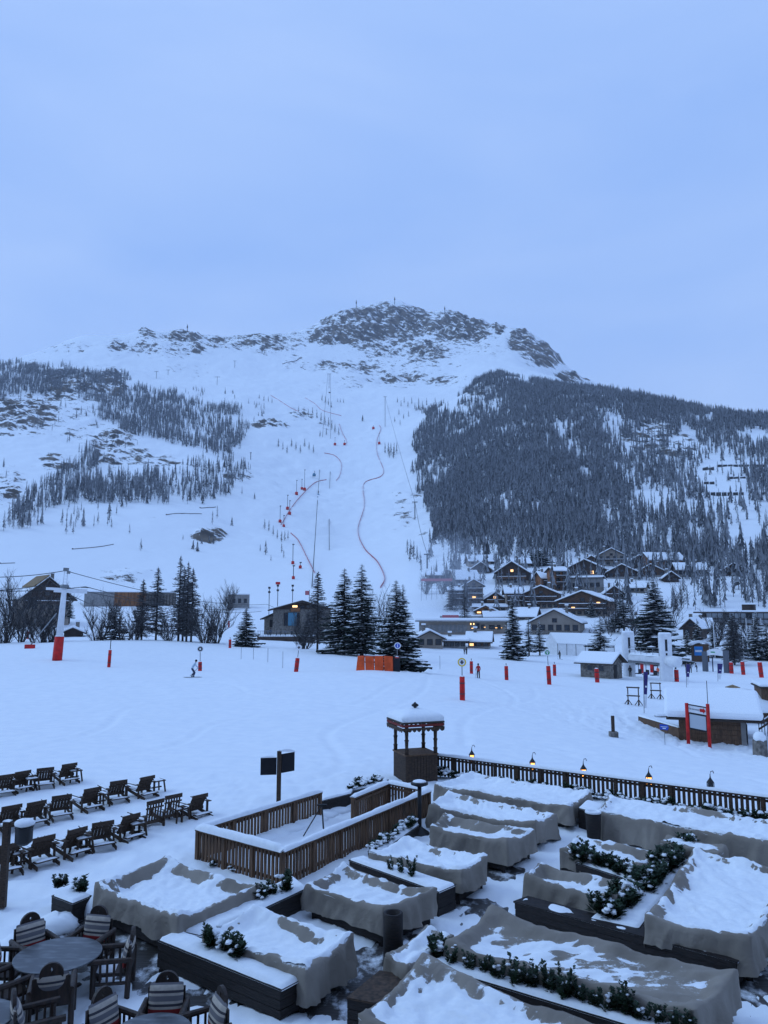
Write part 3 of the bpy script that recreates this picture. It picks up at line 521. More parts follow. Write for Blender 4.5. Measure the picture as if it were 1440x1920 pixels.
# ---- shrubs in the planters
def sprig(q,base,d,h,r,n,rnd,lf=.075):
    for k in range(n):
        f=k/n; p=base+d*(h*(.12+.88*f)); a=rnd.uniform(0,6.28); up=rnd.uniform(.2,.9); o=Vector((math.cos(a),math.sin(a),up)).normalized(); ln=r*(1-f*.75)*rnd.uniform(.6,1.15)+lf*.5
        s=o.cross(Vector((0,0,1))).normalized()*lf*.33*rnd.uniform(.7,1.3)
        e=p+o*ln; m=p+o*ln*.55
        q.add([p,m+s,e,m-s],[(0,1,2,3)])
def shrub_mesh(seed,h=.42,r=.16,stems=5,n=46,lf=.1,snow=4):
    rnd=random.Random(seed); q=MB(); w_=MB()
    for k in range(stems):
        a=rnd.uniform(0,6.28); o=rnd.uniform(0,r*.8); b=Vector((o*math.cos(a),o*math.sin(a),-.02)); d=Vector((math.cos(a)*.25,math.sin(a)*.25,1)).normalized()
        sprig(q,b,d,h*rnd.uniform(.6,1.1),r*.75,n,rnd,lf)
    for k in range(snow):
        a=rnd.uniform(0,6.28); o=rnd.uniform(0,r*1.1); w_.ball((o*math.cos(a),o*math.sin(a),h*rnd.uniform(.35,.85)),r*rnd.uniform(.16,.36),n=9,sc=(1.25,1,.55),seed=seed+k,rough=.32)
    return q,w_
SHR={}
def shrub_kind(kind,seed,**k):
    q,w_=shrub_mesh(seed,**k); a=bpy.data.meshes.new('foliage'); a.from_pydata(q.v,[],q.f); a.materials.append(M['leaf'])
    b=bpy.data.meshes.new('snow_clump'); b.from_pydata(w_.v,[],w_.f); b.materials.append(M['snowcap']); b.polygons.foreach_set('use_smooth',[True]*len(w_.f)); SHR.setdefault(kind,[]).append((a,b))
for s in range(5): shrub_kind('shrub',s,h=.48,r=.2,stems=8,n=42,lf=.11,snow=5); shrub_kind('conifer',50+s,h=.55,r=.13,stems=4,n=64,lf=.085,snow=3); shrub_kind('hedge',90+s,h=.52,r=.3,stems=14,n=44,lf=.12,snow=8); shrub_kind('low',130+s,h=.28,r=.22,stems=9,n=26,lf=.09,snow=9)
_rs=random.Random(77)
def shrub(kind,px,py,z,label,group=None,sc=1.):
    p=P(px,py,z) if z is not None else G(px,py); t=thing({'conifer':'dwarf_conifer','hedge':'hedge_shrub'}.get(kind,'shrub'),label,'shrub',p,_rs.uniform(0,6.28),group); a,b=_rs.choice(SHR[kind]); s=.86*sc*_rs.uniform(.8,1.2); t.scale=(s,s,s*_rs.uniform(.85,1.15))
    link('foliage',a,t); link('snow_clump',b,t)
for x,y,l in [(111,1664,'sprawling shrub on the left of the small square planter by the round table'),(147,1676,'rounded green shrub on the right of the small square planter by the round table')]: shrub('shrub',x,y,.5,l,sc=.95)
for x,y,l in [(397,1776,'left of the three dark shrubs on the longest planter'),(418,1786,'middle shrub of the three on the longest planter'),(438,1800,'snow flecked right hand shrub of the three on the longest planter'),(488,1690,'left of three shrubs between the pale cover and the covered set'),(506,1680,'tallest shrub of three below the pen corner'),(532,1674,'right of three shrubs below the pen corner')]: shrub('shrub',x,y,.58,l,sc=.95)
for x,y,l in [(732,1634,'left small shrub on the planter behind the long legged covered set'),(752,1640,'middle small shrub on the planter behind the long legged covered set'),(772,1646,'right small shrub on the planter behind the long legged covered set')]: shrub('conifer',x,y,.62,l,sc=.8)
for i in range(8): shrub('low',698+i*10.8,1596-i*7.3,.4,'snowy little shrub in the row along the near side of the pen','shrubs along the pen',.95)
for i in range(4): shrub('low',658+i*17,1480-i*4.5,.5,'low shrub in the planter between the pen and the kiosk','shrubs behind the pen',1.1)
for x,y in ((398,1624),(438,1632)): shrub('low',x,y,.1,'tuft of green poking through the snow at the foot of the pen','tufts by the pen',.7)
for i in range(17):
    f=i/16; shrub('conifer',818+f*478+_rs.uniform(-4,4),1805+f*140+_rs.uniform(-3,3),.55,'tiny dark conifer in the row between the two foreground covers','row of tiny conifers',.9)
shrub('hedge',826,1794,.58,'snow loaded shrub at the head of the row of tiny conifers',sc=.9)
for i in range(9): f=i/8; shrub('hedge',1088+f*104,1614+f*34,.55,'leafy hedge shrub along the rounded cover and the low oval cover','hedge by the oval cover',.85)
for i in range(13): f=i/12; shrub('hedge',1292-f*150+_rs.uniform(-8,8),1600+f*125,.5,'leafy hedge shrub beside the right edge cover','hedge by the right edge cover',1.)
for i in range(5): shrub('hedge',1268-i*34+_rs.uniform(-6,6),1616+i*25,.5,'outer hedge shrub spilling from the climbing hedge','outer hedge shrubs',.9)
rl=RL1-RL0; rn=Vector((rl.y,-rl.x,0)).normalized()
for i in range(26):
    p=RL0+rl*((i+.5)/26)+rn*.32; p.z=.12; t=thing('shrub','snow dusted shrub in the row at the foot of the lantern railing','shrub',p,_rs.uniform(0,6),'shrubs along the railing'); s=_rs.uniform(.9,1.5); t.scale=(s,s,s); a,b=_rs.choice(SHR['low']); link('foliage',a,t); link('snow_clump',b,t)
# ---- fences
def snowline(name,pts,wd,ht,seed,parent,m='snowcap'):
    pts=[Vector(p) for p in pts]; res=[]
    for a,b in zip(pts,pts[1:]):
        n=max(2,int((b-a).length/.09)); res+=[a.lerp(b,i/n) for i in range(n)]
    res.append(pts[-1]); q=MB(); n=len(res); k=7
    for i,p in enumerate(res):
        d=(res[min(i+1,n-1)]-res[max(i-1,0)]); d.z=0; d.normalize(); s=Vector((d.y,-d.x,0)); o=float(fbm([i*.13],[seed*3.1],3,seed)[0]); e=min(1,.35+.3*min(i,n-1-i)); g=(.55+.9*o)*e
        for j in range(k):
            t=math.pi*j/(k-1); q.v.append(tuple(p+s*(math.cos(t)*wd*(.75+.5*o))+Vector((0,0,math.sin(t)*ht*g-.01))))
    for i in range(n-1):
        for j in range(k-1): q.f.append((i*k+j,i*k+j+1,(i+1)*k+j+1,(i+1)*k+j)); q.m.append(0)
    q.f.append(tuple(range(k))); q.m.append(0); q.f.append(tuple((n-1)*k+j for j in range(k))[::-1]); q.m.append(0)
    return q.build(name,M[m],parent,True)
def fence(label,a,b,h,seed=0,z0=0.05,gap=.135,pw=.085,posts=4,snow=.11,wd=.11,mt='woodx'):
    a=Vector(a);b=Vector(b); t=thing('picket_fence',label,'fence',a,0); d=b-a; L_=d.length; ang=math.atan2(d.y,d.x); t.rotation_euler.z=ang
    sl=d.z/Vector((d.x,d.y)).length; L_=Vector((d.x,d.y)).length
    q=MB(); n=int(L_/gap); rnd=random.Random(seed)
    for i in range(n):
        x=(i+.5)*L_/n; q.box(x-pw/2,x+pw/2,-.014,.014+rnd.uniform(0,.01),z0+x*sl,h-.07+x*sl)
    for z in (.16,h-.2): q.box(0,L_,.025,.07,z,z+.08)
    q.build('pickets',M[mt],t)
    q=MB(); q.box(-.05,L_+.05,-.075,.085,h-.07,h); q.build('top_rail',M[mt],t)
    for i in range(posts+1):
        x=L_*i/posts; q=MB(); q.box(x-.055,x+.055,-.05,.06,0,h-.072); q.build('post',M[mt],t)
    if snow: snowline('snow_cap',[(-.05,0,h),(L_+.05,0,h)],wd,snow,seed,t)
    return t
fh=.95
def FP(x,y,h=fh): p=P(x,y,h); p.z=0; return p
fA,fB,fC,fD,fE=FP(372,1553),FP(530,1595),FP(804,1482),FP(728,1467),FP(405,1545)
fence('near short side of the wooden pen with lumpy snow on its rail',fA,fB,fh,1,posts=3,snow=.2,wd=.15)
fence('long near side of the wooden pen running up towards the kiosk',fB,fC,fh,2,posts=6)
fence('short far end of the wooden pen behind the patio heater',fC,fD,fh,3,posts=2)
fence('far side of the wooden pen beyond the planter gap',fD,FP(662,1494),fh,4,posts=2)
fence('far side of the wooden pen on the left, below the two board sign',fA,FP(600,1484),fh,5,posts=4)
rr0,rr1=RL0,RL0+rl*1.06; rh=.9
fence('long dark railing with lanterns along the edge of the terrace',rr0,rr1,rh,6,posts=14,snow=.10,wd=.10,mt='wood',gap=.17,pw=.10)
# lumps of snow inside the pen
q=MB()
for i in range(9): p=P(470+i*22,1585-i*9,.05); q.ball((p.x,p.y,0.08),.55,n=10,sc=(1.1,1,.33),seed=i,rough=.12)
tag(q.build('snow_heap',M['snow'],smooth=True),'uneven heap of shovelled snow lying inside the wooden pen','snow heap')
# ---- bins
def bin_(label,x,ytop,w_,h,snow=True,taper=.0):
    p=P(x,ytop,h); r=w_*zc(p.y,h)/F/2; t=thing('planter_bin',label,'bin',(p.x,p.y,0))
    MB().lathe([(r*(1-taper),.02),(r*(1-taper*.3),h*.6),(r,h),(r*.72,h),(r*.70,h*.75),(.01,h*.74)],18).build('drum',M['dwood'],t,True)
    if snow: MB().lathe([(r*1.04,h-.01),(r*1.02,h+.035),(r*.86,h+.055),(r*.7,h+.02),(r*.69,h-.02),(r*1.0,h-.02)],18).build('snow_rim',M['snowcap'],t,True)
    return t
bin_('tall round dark bin at the front corner of the long legged covered set',737,1711,37,.98,False)
bin_('round dark bin with a ring of snow in front of the pale swooping cover',322,1726,40,.6)
bin_('tapered dark bin at the left end of the very long right hand cover',1112,1523,29,.95,True,.2)
bin_('small dark bin at the left end of the rounded cover',1065,1603,31,.62)
# ---- patio heater, easel, lamp post, sign
p=P(787,1568,0); t=thing('patio_heater','black patio heater standing at the far corner of the pen','heater',p)
MB().lathe([(.42,0),(.40,.05),(.08,.28),(.06,.3)],16).build('base',M['dark'],t,True); MB().tube([(0,0,.25),(0,0,1.55)],.065,10).build('pole',M['dark'],t,True)
q=MB(); q.lathe([(.10,1.5),(.27,1.56),(.28,1.62),(.12,1.68)],16); q.build('head',M['dark'],t,True); MB().lathe([(.22,1.645),(.2,1.67),(.10,1.70),(.01,1.71)],14).build('snow_cap',M['snowcap'],t,True)
p=P(590,1568,.1); t=thing('folding_stand','thin black folding stand leaning inside the wooden pen','stand',p)
for a,b in (((-.35,0,0),(.18,.2,.85)),((.3,-.1,.05),(.2,.2,.9)),((.22,.5,.1),(.2,.2,.86))): MB().tube([a,b],.018,6).build('leg',M['dark'],t)
MB().box(.05,.35,.17,.23,.86,.9).build('crossbar',M['dark'],t)
p=P(522,1516,0); t=thing('board_sign','wooden post with two dark boards set at an angle behind the pen','sign',p,R(8))
MB().box(-.08,.08,-.08,.08,0,1.98).build('post',M['wood'],t,bevel=.01)
MB().box(-.66,-.09,-.03,.01,1.17,1.78).build('board',M['black'],t,bevel=.01); MB().box(.0,.58,-.025,.025,1.22,1.88,M=Matrix.Translation((.09,0,0))@Matrix.Rotation(R(38),4,'Z')).build('board',M['black'],t,bevel=.01)
snowline('snow_cap',[(-.66,-.01,1.78),(-.09,-.01,1.78)],.05,.07,4,t); snowline('snow_cap',[(.02,0,1.98),(.55,.37,1.9)],.06,.10,5,t)
p=P(4,1702,0); t=thing('lamp_post','wooden post with a hanging dark lamp at the left edge of the terrace','lamp post',p)
q=MB(); q.box(-.075,.075,-.075,.075,0,1.98); q.build('post',M['wood'],t,bevel=.01); MB().box(.0,.62,-.04,.04,1.86,1.94).build('arm',M['wood'],t,bevel=.008)
MB().lathe([(.10,1.42),(.20,1.50),(.20,1.80),(.22,1.84),(.05,1.87)],12,c=(.42,0,0)).build('lamp_housing',M['dark'],t,True); q=MB(); q.ball((.42,0,1.93),.24,n=12,sc=(1,1,.42),seed=3,rough=.05); q.build('snow_cap',M['snowcap'],t,True); snowline('snow_cap',[(-.08,0,1.98),(.1,0,1.98)],.09,.08,6,t)
# ---- lanterns on the railing
for x,y,lb in [(882,1424,'lit lantern nearest the kiosk on the terrace railing'),(996,1439,'second lit lantern from the kiosk on the railing'),(1092,1452,'third lit lantern from the kiosk, in the middle of the railing'),(1215,1467,'fourth lit lantern from the kiosk on the railing'),(1331,1478,'unlit lantern on a tall hook at the right of the railing')]:
    d=ray(x,y); a=Vector((rl.x,rl.y)); k=(RL0.x*d.y-RL0.y*d.x)/(a.y*d.x-a.x*d.y); p=RL0+rl*k-rn*.12; lit='unlit' not in lb
    tt=(p.y)/d.y; zl=H+d.z*tt
    t=thing('lantern',lb,'lantern',p); z=zl-.06
    MB().tube([(0,0,0),(0,0,z+.52),(.03,0,z+.62),(.10,0,z+.64),(.13,0,z+.56)],.014,6).build('pole',M['dark'],t); MB().box(-.10,.10,-.10,.10,z-.03,z).build('base',M['dark'],t)
    for sx,sy in ((1,1),(1,-1),(-1,1),(-1,-1)): MB().box(sx*.085-.01,sx*.085+.01,sy*.085-.01,sy*.085+.01,z,z+.26).build('frame_bar',M['dark'],t)
    MB().lathe([(.13,z+.25),(.115,z+.28),(.045,z+.38),(.025,z+.42),(.015,z+.48)],8).build('cap',M['dark'],t)
    MB().box(-.07,.07,-.07,.07,z+.004,z+.245).build('glass',M['warmglass' if lit else 'glass'],t)
    if lit:
        MB().lathe([(.02,z+.02),(.085,z+.06),(.08,z+.14),(.01,z+.2)],8).build('flame',M['flame'],t,True)
        pl=bpy.data.lights.new('lantern_light','POINT'); pl.energy=22; pl.color=(1,.5,.16); pl.shadow_soft_size=.05; po=bpy.data.objects.new('lantern_light',pl); COL.objects.link(po); po.parent=t; po.location=(0,0,z+.13)
M['dkred']=mat('dull_red_trim',(.16,.022,.018),.7,var=.2,scale=4)
# ---- kiosk
p=P(779,1464,0); kc=Vector((p.x,p.y+.05,0)); t=thing('kiosk','square wooden kiosk with snowy roof at the corner of the terrace','kiosk',kc,R(20))
hexa=lambda r,o=0: [(r*.866*math.cos(R(90*k+45)),r*.866*math.sin(R(90*k+45))) for k in range(4)]
q=MB(); q.prism(hexa(1.12),0,1.12); 
for k in range(4):
    a,b=Vector((*hexa(1.12)[k],0)),Vector((*hexa(1.12)[(k+1)%4],0))
    for i in range(11):
        m=a.lerp(b,(i+.5)/11); n_=Vector((m.x,m.y,0)).normalized(); q.box(-.052,.052,-.012,.012,.02,1.1,M=Matrix.Translation(m+n_*.012)@Matrix.Rotation(math.atan2((b-a).y,(b-a).x),4,'Z'))
q.build('body',M['wood'],t)
MB().prism(hexa(1.2),1.12,1.18).build('counter',M['woodx'],t)
for x,y in hexa(1.04): MB().lathe([(.085,1.18),(.085,1.35),(.105,1.38),(.07,1.42),(.08,1.7),(.105,1.74),(.07,1.78),(.085,2.1),(.085,2.4)],8,c=(x,y,0)).build('post',M['wood'],t,True)
ro=hexa(1.52)
q=MB(); q.prism(ro,2.42,2.49); q.add([(x*.98,y*.98,2.49) for x,y in ro]+[(0,0,2.85)],[(k,(k+1)%4,4) for k in range(4)]); q.build('roof',M['roof'],t)
q=MB(); w2=MB()
for k in range(4):
    a,b=Vector((*ro[k],0))*.985,Vector((*ro[(k+1)%4],0))*.985; A_=math.atan2((b-a).y,(b-a).x); Mx=Matrix.Translation(a)@Matrix.Rotation(A_,4,'Z'); Ln=(b-a).length
    q.box(0,Ln,-.012,.012,2.30,2.40,M=Mx); n=9
    for i in range(n):
        x0,x1=Ln*i/n,Ln*(i+1)/n; xm=(x0+x1)/2; vs=[(x0,-.02,2.27),(x0,-.02,2.20),(x0+.03,-.02,2.14),(xm,-.02,2.09),(x1-.03,-.02,2.14),(x1,-.02,2.20),(x1,-.02,2.27)]
        vs+=[(x_,.008,z_) for x_,_,z_ in vs]; w2.add([Mx@Vector(v) for v in vs],[tuple(range(7)),tuple(range(7,14))[::-1]]+[(i_,(i_+1)%7,(i_+1)%7+7,i_+7) for i_ in range(7)])
q.build('fascia',M['dkred'],t); w2.build('scalloped_valance',M['wood'],t)
rings=[(1.48,2.49,0),(1.50,2.64,0),(1.40,2.74,0),(1.0,2.83,0),(.4,2.92,0),(.02,2.95,0)]; q=MB(); n=32
for r,z,_ in rings:
    for k in range(n):
        an=2*math.pi*k/n+0.0; hx=math.cos(R(45))/math.cos(((an+R(45))%R(90))-R(45)); nn=float(fbm([math.cos(an)*r*2+5],[math.sin(an)*r*2+z],3,8)[0])-.5
        q.v.append((r*.866*hx*math.cos(an)*1.0,r*.866*hx*math.sin(an),z+nn*.06*(z>2.5)))
for i in range(len(rings)-1):
    for k in range(n): q.f.append((i*n+k,i*n+(k+1)%n,(i+1)*n+(k+1)%n,(i+1)*n+k)); q.m.append(0)
q.build('roof_snow',M['snowcap'],t,True); MB().lathe([(.05,2.85),(.06,2.98),(.15,3.02),(.15,3.08),(.05,3.14),(.03,3.18)],10).build('finial',M['dark'],t,True)
p=P(806,1466,0); t=thing('stool','small dark stool against the right side of the kiosk','stool',p)
MB().box(-.24,.24,-.2,.2,.42,.48).build('seat',M['wood'],t); 
for sx in (-1,1):
    for sy in (-1,1): MB().box(sx*.19-.03,sx*.19+.03,sy*.15-.03,sy*.15+.03,0,.42).build('leg',M['wood'],t)
MB().ball((0,0,.5),.24,n=10,sc=(1,.85,.3),seed=1,rough=.06).build('snow_cap',M['snowcap'],t,True)
# ---------------------------------------------------------------- loungers, tables, armchairs
def beam(a,b,w_,h,m=0,q=None):
    q=q or MB(); a=Vector(a);b=Vector(b); d=(b-a); L_=d.length; d.normalize(); s=d.cross(Vector((0,0,1))); s=s.normalized() if s.length>1e-3 else Vector((1,0,0)); u=s.cross(d)
    vs=[]
    for p in (a,b):
        for i,j in ((-1,-1),(1,-1),(1,1),(-1,1)): vs.append(p+s*(i*w_/2)+u*(j*h/2))
    return q.add(vs,[(3,2,1,0),(4,5,6,7),(0,1,5,4),(1,2,6,5),(2,3,7,6),(3,0,4,7)],m)
def lounger(label,p,rz,upright=False):
    t=thing('deck_chair',label,'deck chair',p,rz); w2=.33
    b0,b1=(Vector((0,-.16,.32)),Vector((0,-.47,.90))) if not upright else (Vector((0,-.30,.30)),Vector((0,-.42,1.12)))
    q=MB()
    for i in range(6):
        x=-w2+.052+(2*w2-.104)*i/5; beam(b0+Vector((x,0,0)),b1+Vector((x,0,0)),.098 if not upright else .06,.022,0,q)
    q.build('backrest',M['wood'],t)
    e=(b1-b0).normalized(); n=Vector((0,-e.z,e.y))
    for f,hh in ((.95,.15),(.06,.12),(.70,.06)): beam(b0.lerp(b1,f)+n*.03+Vector((-w2-.03,0,0)),b0.lerp(b1,f)+n*.03+Vector((w2+.03,0,0)),.03,hh).build('back_rail',M['wood'],t)
    q=MB()
    for i in range(6): y=-.1+i*.11; q.box(-w2,w2,y,y+.09,.30+.1*(y+.1),.325+.1*(y+.1))
    q.build('seat',M['wood'],t)
    for s in (-1,1):
        beam((s*(w2+.02),.58,.34),(s*(w2+.02),-.84 if not upright else -.45,.05 if not upright else .26),.035,.12).build('stringer',M['wood'],t)
        MB().box(s*(w2+.055)-.02,s*(w2+.055)+.02,.42,.54,0,.60).build('leg',M['wood'],t)
        MB().box(s*(w2+.055)-.02,s*(w2+.055)+.02,-.47,-.37,0,.60).build('leg',M['wood'],t)
        MB().box(s*(w2+.08)-.07,s*(w2+.08)+.07,-.56,.62,.602,.63).build('armrest',M['wood'],t)
    if not upright:
        MB().box(-w2-.04,w2+.04,-.78,-.56,.20,.235).build('rear_shelf',M['wood'],t)
        snowline('snow_strip',[(-w2,-.67,.235),(w2,-.67,.235)],.10,.05,int(abs(p[0]*37))%50,t)
    snow_slab('seat_snow',[(-w2,-.08,0),(-w2,.5,0),(w2,.5,0),(w2,-.08,0)],.34,5,t,.07,.08)
    for s in (-1,1): snowline('arm_snow',[(s*(w2+.08),-.3,.63),(s*(w2+.08),.6,.63)],.06,.05,int(abs(p[1]*31+s))%40,t)
    t.scale=(.9,.86,.84); return t
def stool(label,p,rz):
    t=thing('side_table',label,'side table',p,rz); MB().box(-.25,.25,-.25,.25,.42,.46).build('table_top',M['wood'],t)
    for sx in (-1,1):
        for sy in (-1,1): beam((sx*.2,sy*.2,.42),(sx*.25,sy*.25,0),.05,.05).build('leg',M['wood'],t)
    MB().box(-.21,.21,-.03,.03,.16,.20).build('stretcher',M['wood'],t); snow_slab('snow_layer',[(-.24,-.24,0),(-.24,.24,0),(.24,.24,0),(.24,-.24,0)],.46,8,t,.03,.03)
RZ=R(45)
ORD=['first','second','third','fourth','fifth','sixth','seventh','eighth','ninth']
ROWS=[('farthest row',[(120,1466),(80,1474),(31,1482),(2,1489),(-40,1497)],[(138,1465),(57,1481)]),
 ('middle row',[(263,1493),(213,1501),(160,1517),(108,1531),(56,1545),(10,1553),(-45,1566)],[(293,1485),(187,1512)]),
 ('nearest row',[(360,1531),(312,1543),(277,1555),(229,1573),(183,1586),(127,1602),(66,1618),(5,1633)],[(336,1541),(254,1571),(153,1600),(34,1630)])]
for rn_,ch,tb in ROWS:
    for i,(x,y) in enumerate(ch):
        up=rn_=='nearest row' and i in (1,2); p=P(x,y,0.03); lb=('upright' if up else 'reclining')+' wooden deck chair, '+ORD[i]+' from the right in the '+rn_; 
        lounger(lb,p,RZ+random.Random(i*7+y).uniform(-.22,.22),up)
    for i,(x,y) in enumerate(tb): stool('small square wooden side table, '+ORD[i]+' from the right in the '+rn_+' of deck chairs',P(x,y,.03),RZ)
# ---- round tables and log armchairs
def cushion_mesh():
    q=MB(); n=11; rows=13; 
    for k in (1,-1):
        b=len(q.v)
        for i in range(rows+1):
            for j in range(n+1):
                u=j/n*2-1; v=i/rows*2-1; th=.075*((1-abs(u)**3)*(1-abs(v)**3))**.6+.004
                q.v.append((u*.245*(1-.05*abs(v)**4),k*th,.24+v*.225*(1-.05*abs(u)**4)))
        for i in range(rows):
            for j in range(n):
                f=(b+i*(n+1)+j,b+i*(n+1)+j+1,b+(i+1)*(n+1)+j+1,b+(i+1)*(n+1)+j); q.f.append(f if k==-1 else f[::-1]); q.m.append([2,2,2,0,1,0,3,3,0,1,0,0,3][i])
    return q
M['cream']=mat('cream_cloth',(.46,.40,.34),.9,var=.08,scale=20); M['stripe']=mat('dark_stripe',(.06,.055,.065),.9); M['redstripe']=mat('red_stripe',(.30,.03,.03),.9); M['greystripe']=mat('grey_stripe',(.17,.16,.17),.9)
M['slate']=mat('slate_top',(.055,.060,.068),.28,col2=(.16,.17,.18),scale=3,stretch=(1,3,1),detail=10,lo=.48,hi=.78,spec=.5)
M['log']=mat('dark_log',(.050,.030,.022),.55,col2=(.022,.015,.012),scale=3,stretch=(5,5,1.2),bump=.15,spec=.4)
CUSH=cushion_mesh()
def armchair(label,p,rz,snow=False,cushion=True):
    t=thing('log_armchair',label,'armchair',p,rz)
    for sx in (-1,1):
        MB().tube([(sx*.33,.30,0),(sx*.33,.30,.60)],.05,8).build('leg',M['log'],t); MB().tube([(sx*.33,-.30,0),(sx*.33,-.32,.64)],.05,8).build('leg',M['log'],t)
        MB().tube([(sx*.33,-.36,.64),(sx*.33,.40,.64)],[.045,.055],8).build('armrest',M['log'],t)
        q=MB(); 
        for k in range(4): y=-.18+k*.12; q.tube([(sx*.33,y,.30),(sx*.33,y,.60)],.022,6)
        q.tube([(sx*.33,-.30,.26),(sx*.33,.30,.26)],.03,6); q.build('side_spindles',M['log'],t)
    q=MB(); q.box(-.30,.30,-.28,.32,.36,.42); q.build('seat',M['log'],t,bevel=.01)
    q=MB(); q.box(-.30,.30,-.34,-.30,.40,.86); q.build('backrest',M['log'],t,bevel=.012)
    ol=[]; n=20
    for k in range(n): a=2*math.pi*k/n; r=.19; ol.append((r*math.cos(a)*1.0,.90+r*math.sin(a)))
    inn=[]
    for k in range(n): a=2*math.pi*k/n; d=1/(abs(math.cos(a))/.022+abs(math.sin(a))/.042); inn.append((d*math.cos(a),.98+d*math.sin(a)))
    q=MB(); vs=[(x,-.352,z) for x,z in ol]+[(x,-.352,z) for x,z in inn]+[(x,-.297,z) for x,z in ol]+[(x,-.297,z) for x,z in inn]; fs=[]
    for k in range(n): j=(k+1)%n; fs+=[(k,j,n+j,n+k),(2*n+j,2*n+k,3*n+k,3*n+j),(j,k,2*n+k,2*n+j),(n+k,n+j,3*n+j,3*n+k)]
    q.add(vs,fs); q.build('carved_crest',M['log'],t)
    if cushion:
        o=CUSH.build('cushion',[M['cream'],M['stripe'],M['redstripe'],M['greystripe']],t,True); o.location=(0,-.20,.43); o.rotation_euler=(R(13),0,0); o.scale=(1.12,1.1,1.1)
    if snow: snow_slab('seat_snow',[(-.28,-.1,0),(-.28,.3,0),(.28,.3,0),(.28,-.1,0)],.42,4,t,.05,.05)
    return t
def rtable(label,px,py,rpx,z=.76):
    p=P(px,py,z); r=rpx*zc(p.y,z)/F; t=thing('round_table',label,'table',(p.x,p.y,.06))
    MB().lathe([(r-.03,z-.10),(r,z-.085),(r,z-.065),(r-.01,z-.06)],48).build('table_top',M['slate'],t); MB().lathe([(.07,.05),(.09,.2),(.07,.45),(.12,z-.10)],12).build('pedestal',M['log'],t,True)
    for k in range(4): a=R(45+90*k); beam((0,0,.06),(.45*math.cos(a),.45*math.sin(a),.03),.09,.07).build('leg',M['log'],t)
    return Vector((p.x,p.y,.06)),r
T1,r1=rtable('round slate topped table fully in view at the lower left',109,1789,78)
def around(c,ang,d): return Vector((c.x+d*math.cos(R(ang)),c.y+d*math.sin(R(ang)),.06)),R(ang+90)
for ang,lb,sn in [(136,'armchair with striped cushion behind the round table on its left',0),(78,'armchair with striped cushion behind the round table on its right',0),(10,'armchair at the right of the round table, its cushion seen edge on',1),(-72,'armchair with its carved back to us in front of the round table',1),(-128,'armchair with its back to us at the front left of the round table',0),(178,'armchair at the left edge beside the round table, cushion facing right',0)]:
    p,rz=around(T1,ang,r1+.22); armchair(lb,p,rz,bool(sn))
T2,r2=rtable('round slate topped table cut off by the bottom edge',284,1936,74)
for ang,lb in [(94,'armchair with striped cushion behind the table cut off by the bottom edge'),(32,'tilted armchair at the right of the table cut off by the bottom edge'),(150,'armchair at the left of the table cut off by the bottom edge')]:
    p,rz=around(T2,ang,r2+.18); armchair(lb,p,rz)
T3,r3=rtable('round slate topped table cut off by the lower left corner',-50,1908,74)
p,rz=around(T3,-12,r3+.5); armchair('armchair of which only the carved crest shows at the bottom edge',P(62,1985,.06),R(-60))
# ---- a heap of snow beside the table
p=P(108,1745,0); tag(MB().ball((p.x,p.y,.12),.40,n=14,sc=(1.15,1,.62),seed=5,rough=.12).build('snow_heap',M['snow'],smooth=True),'rounded heap of snow between the two armchairs behind the round table','snow heap')
p=P(182,1725,0); tag(MB().ball((p.x,p.y,.1),.34,n=12,sc=(.9,.9,1.3),seed=8,rough=.12).build('snow_heap',M['snow'],smooth=True),'upright lump of snow beside the small square planter','snow heap')
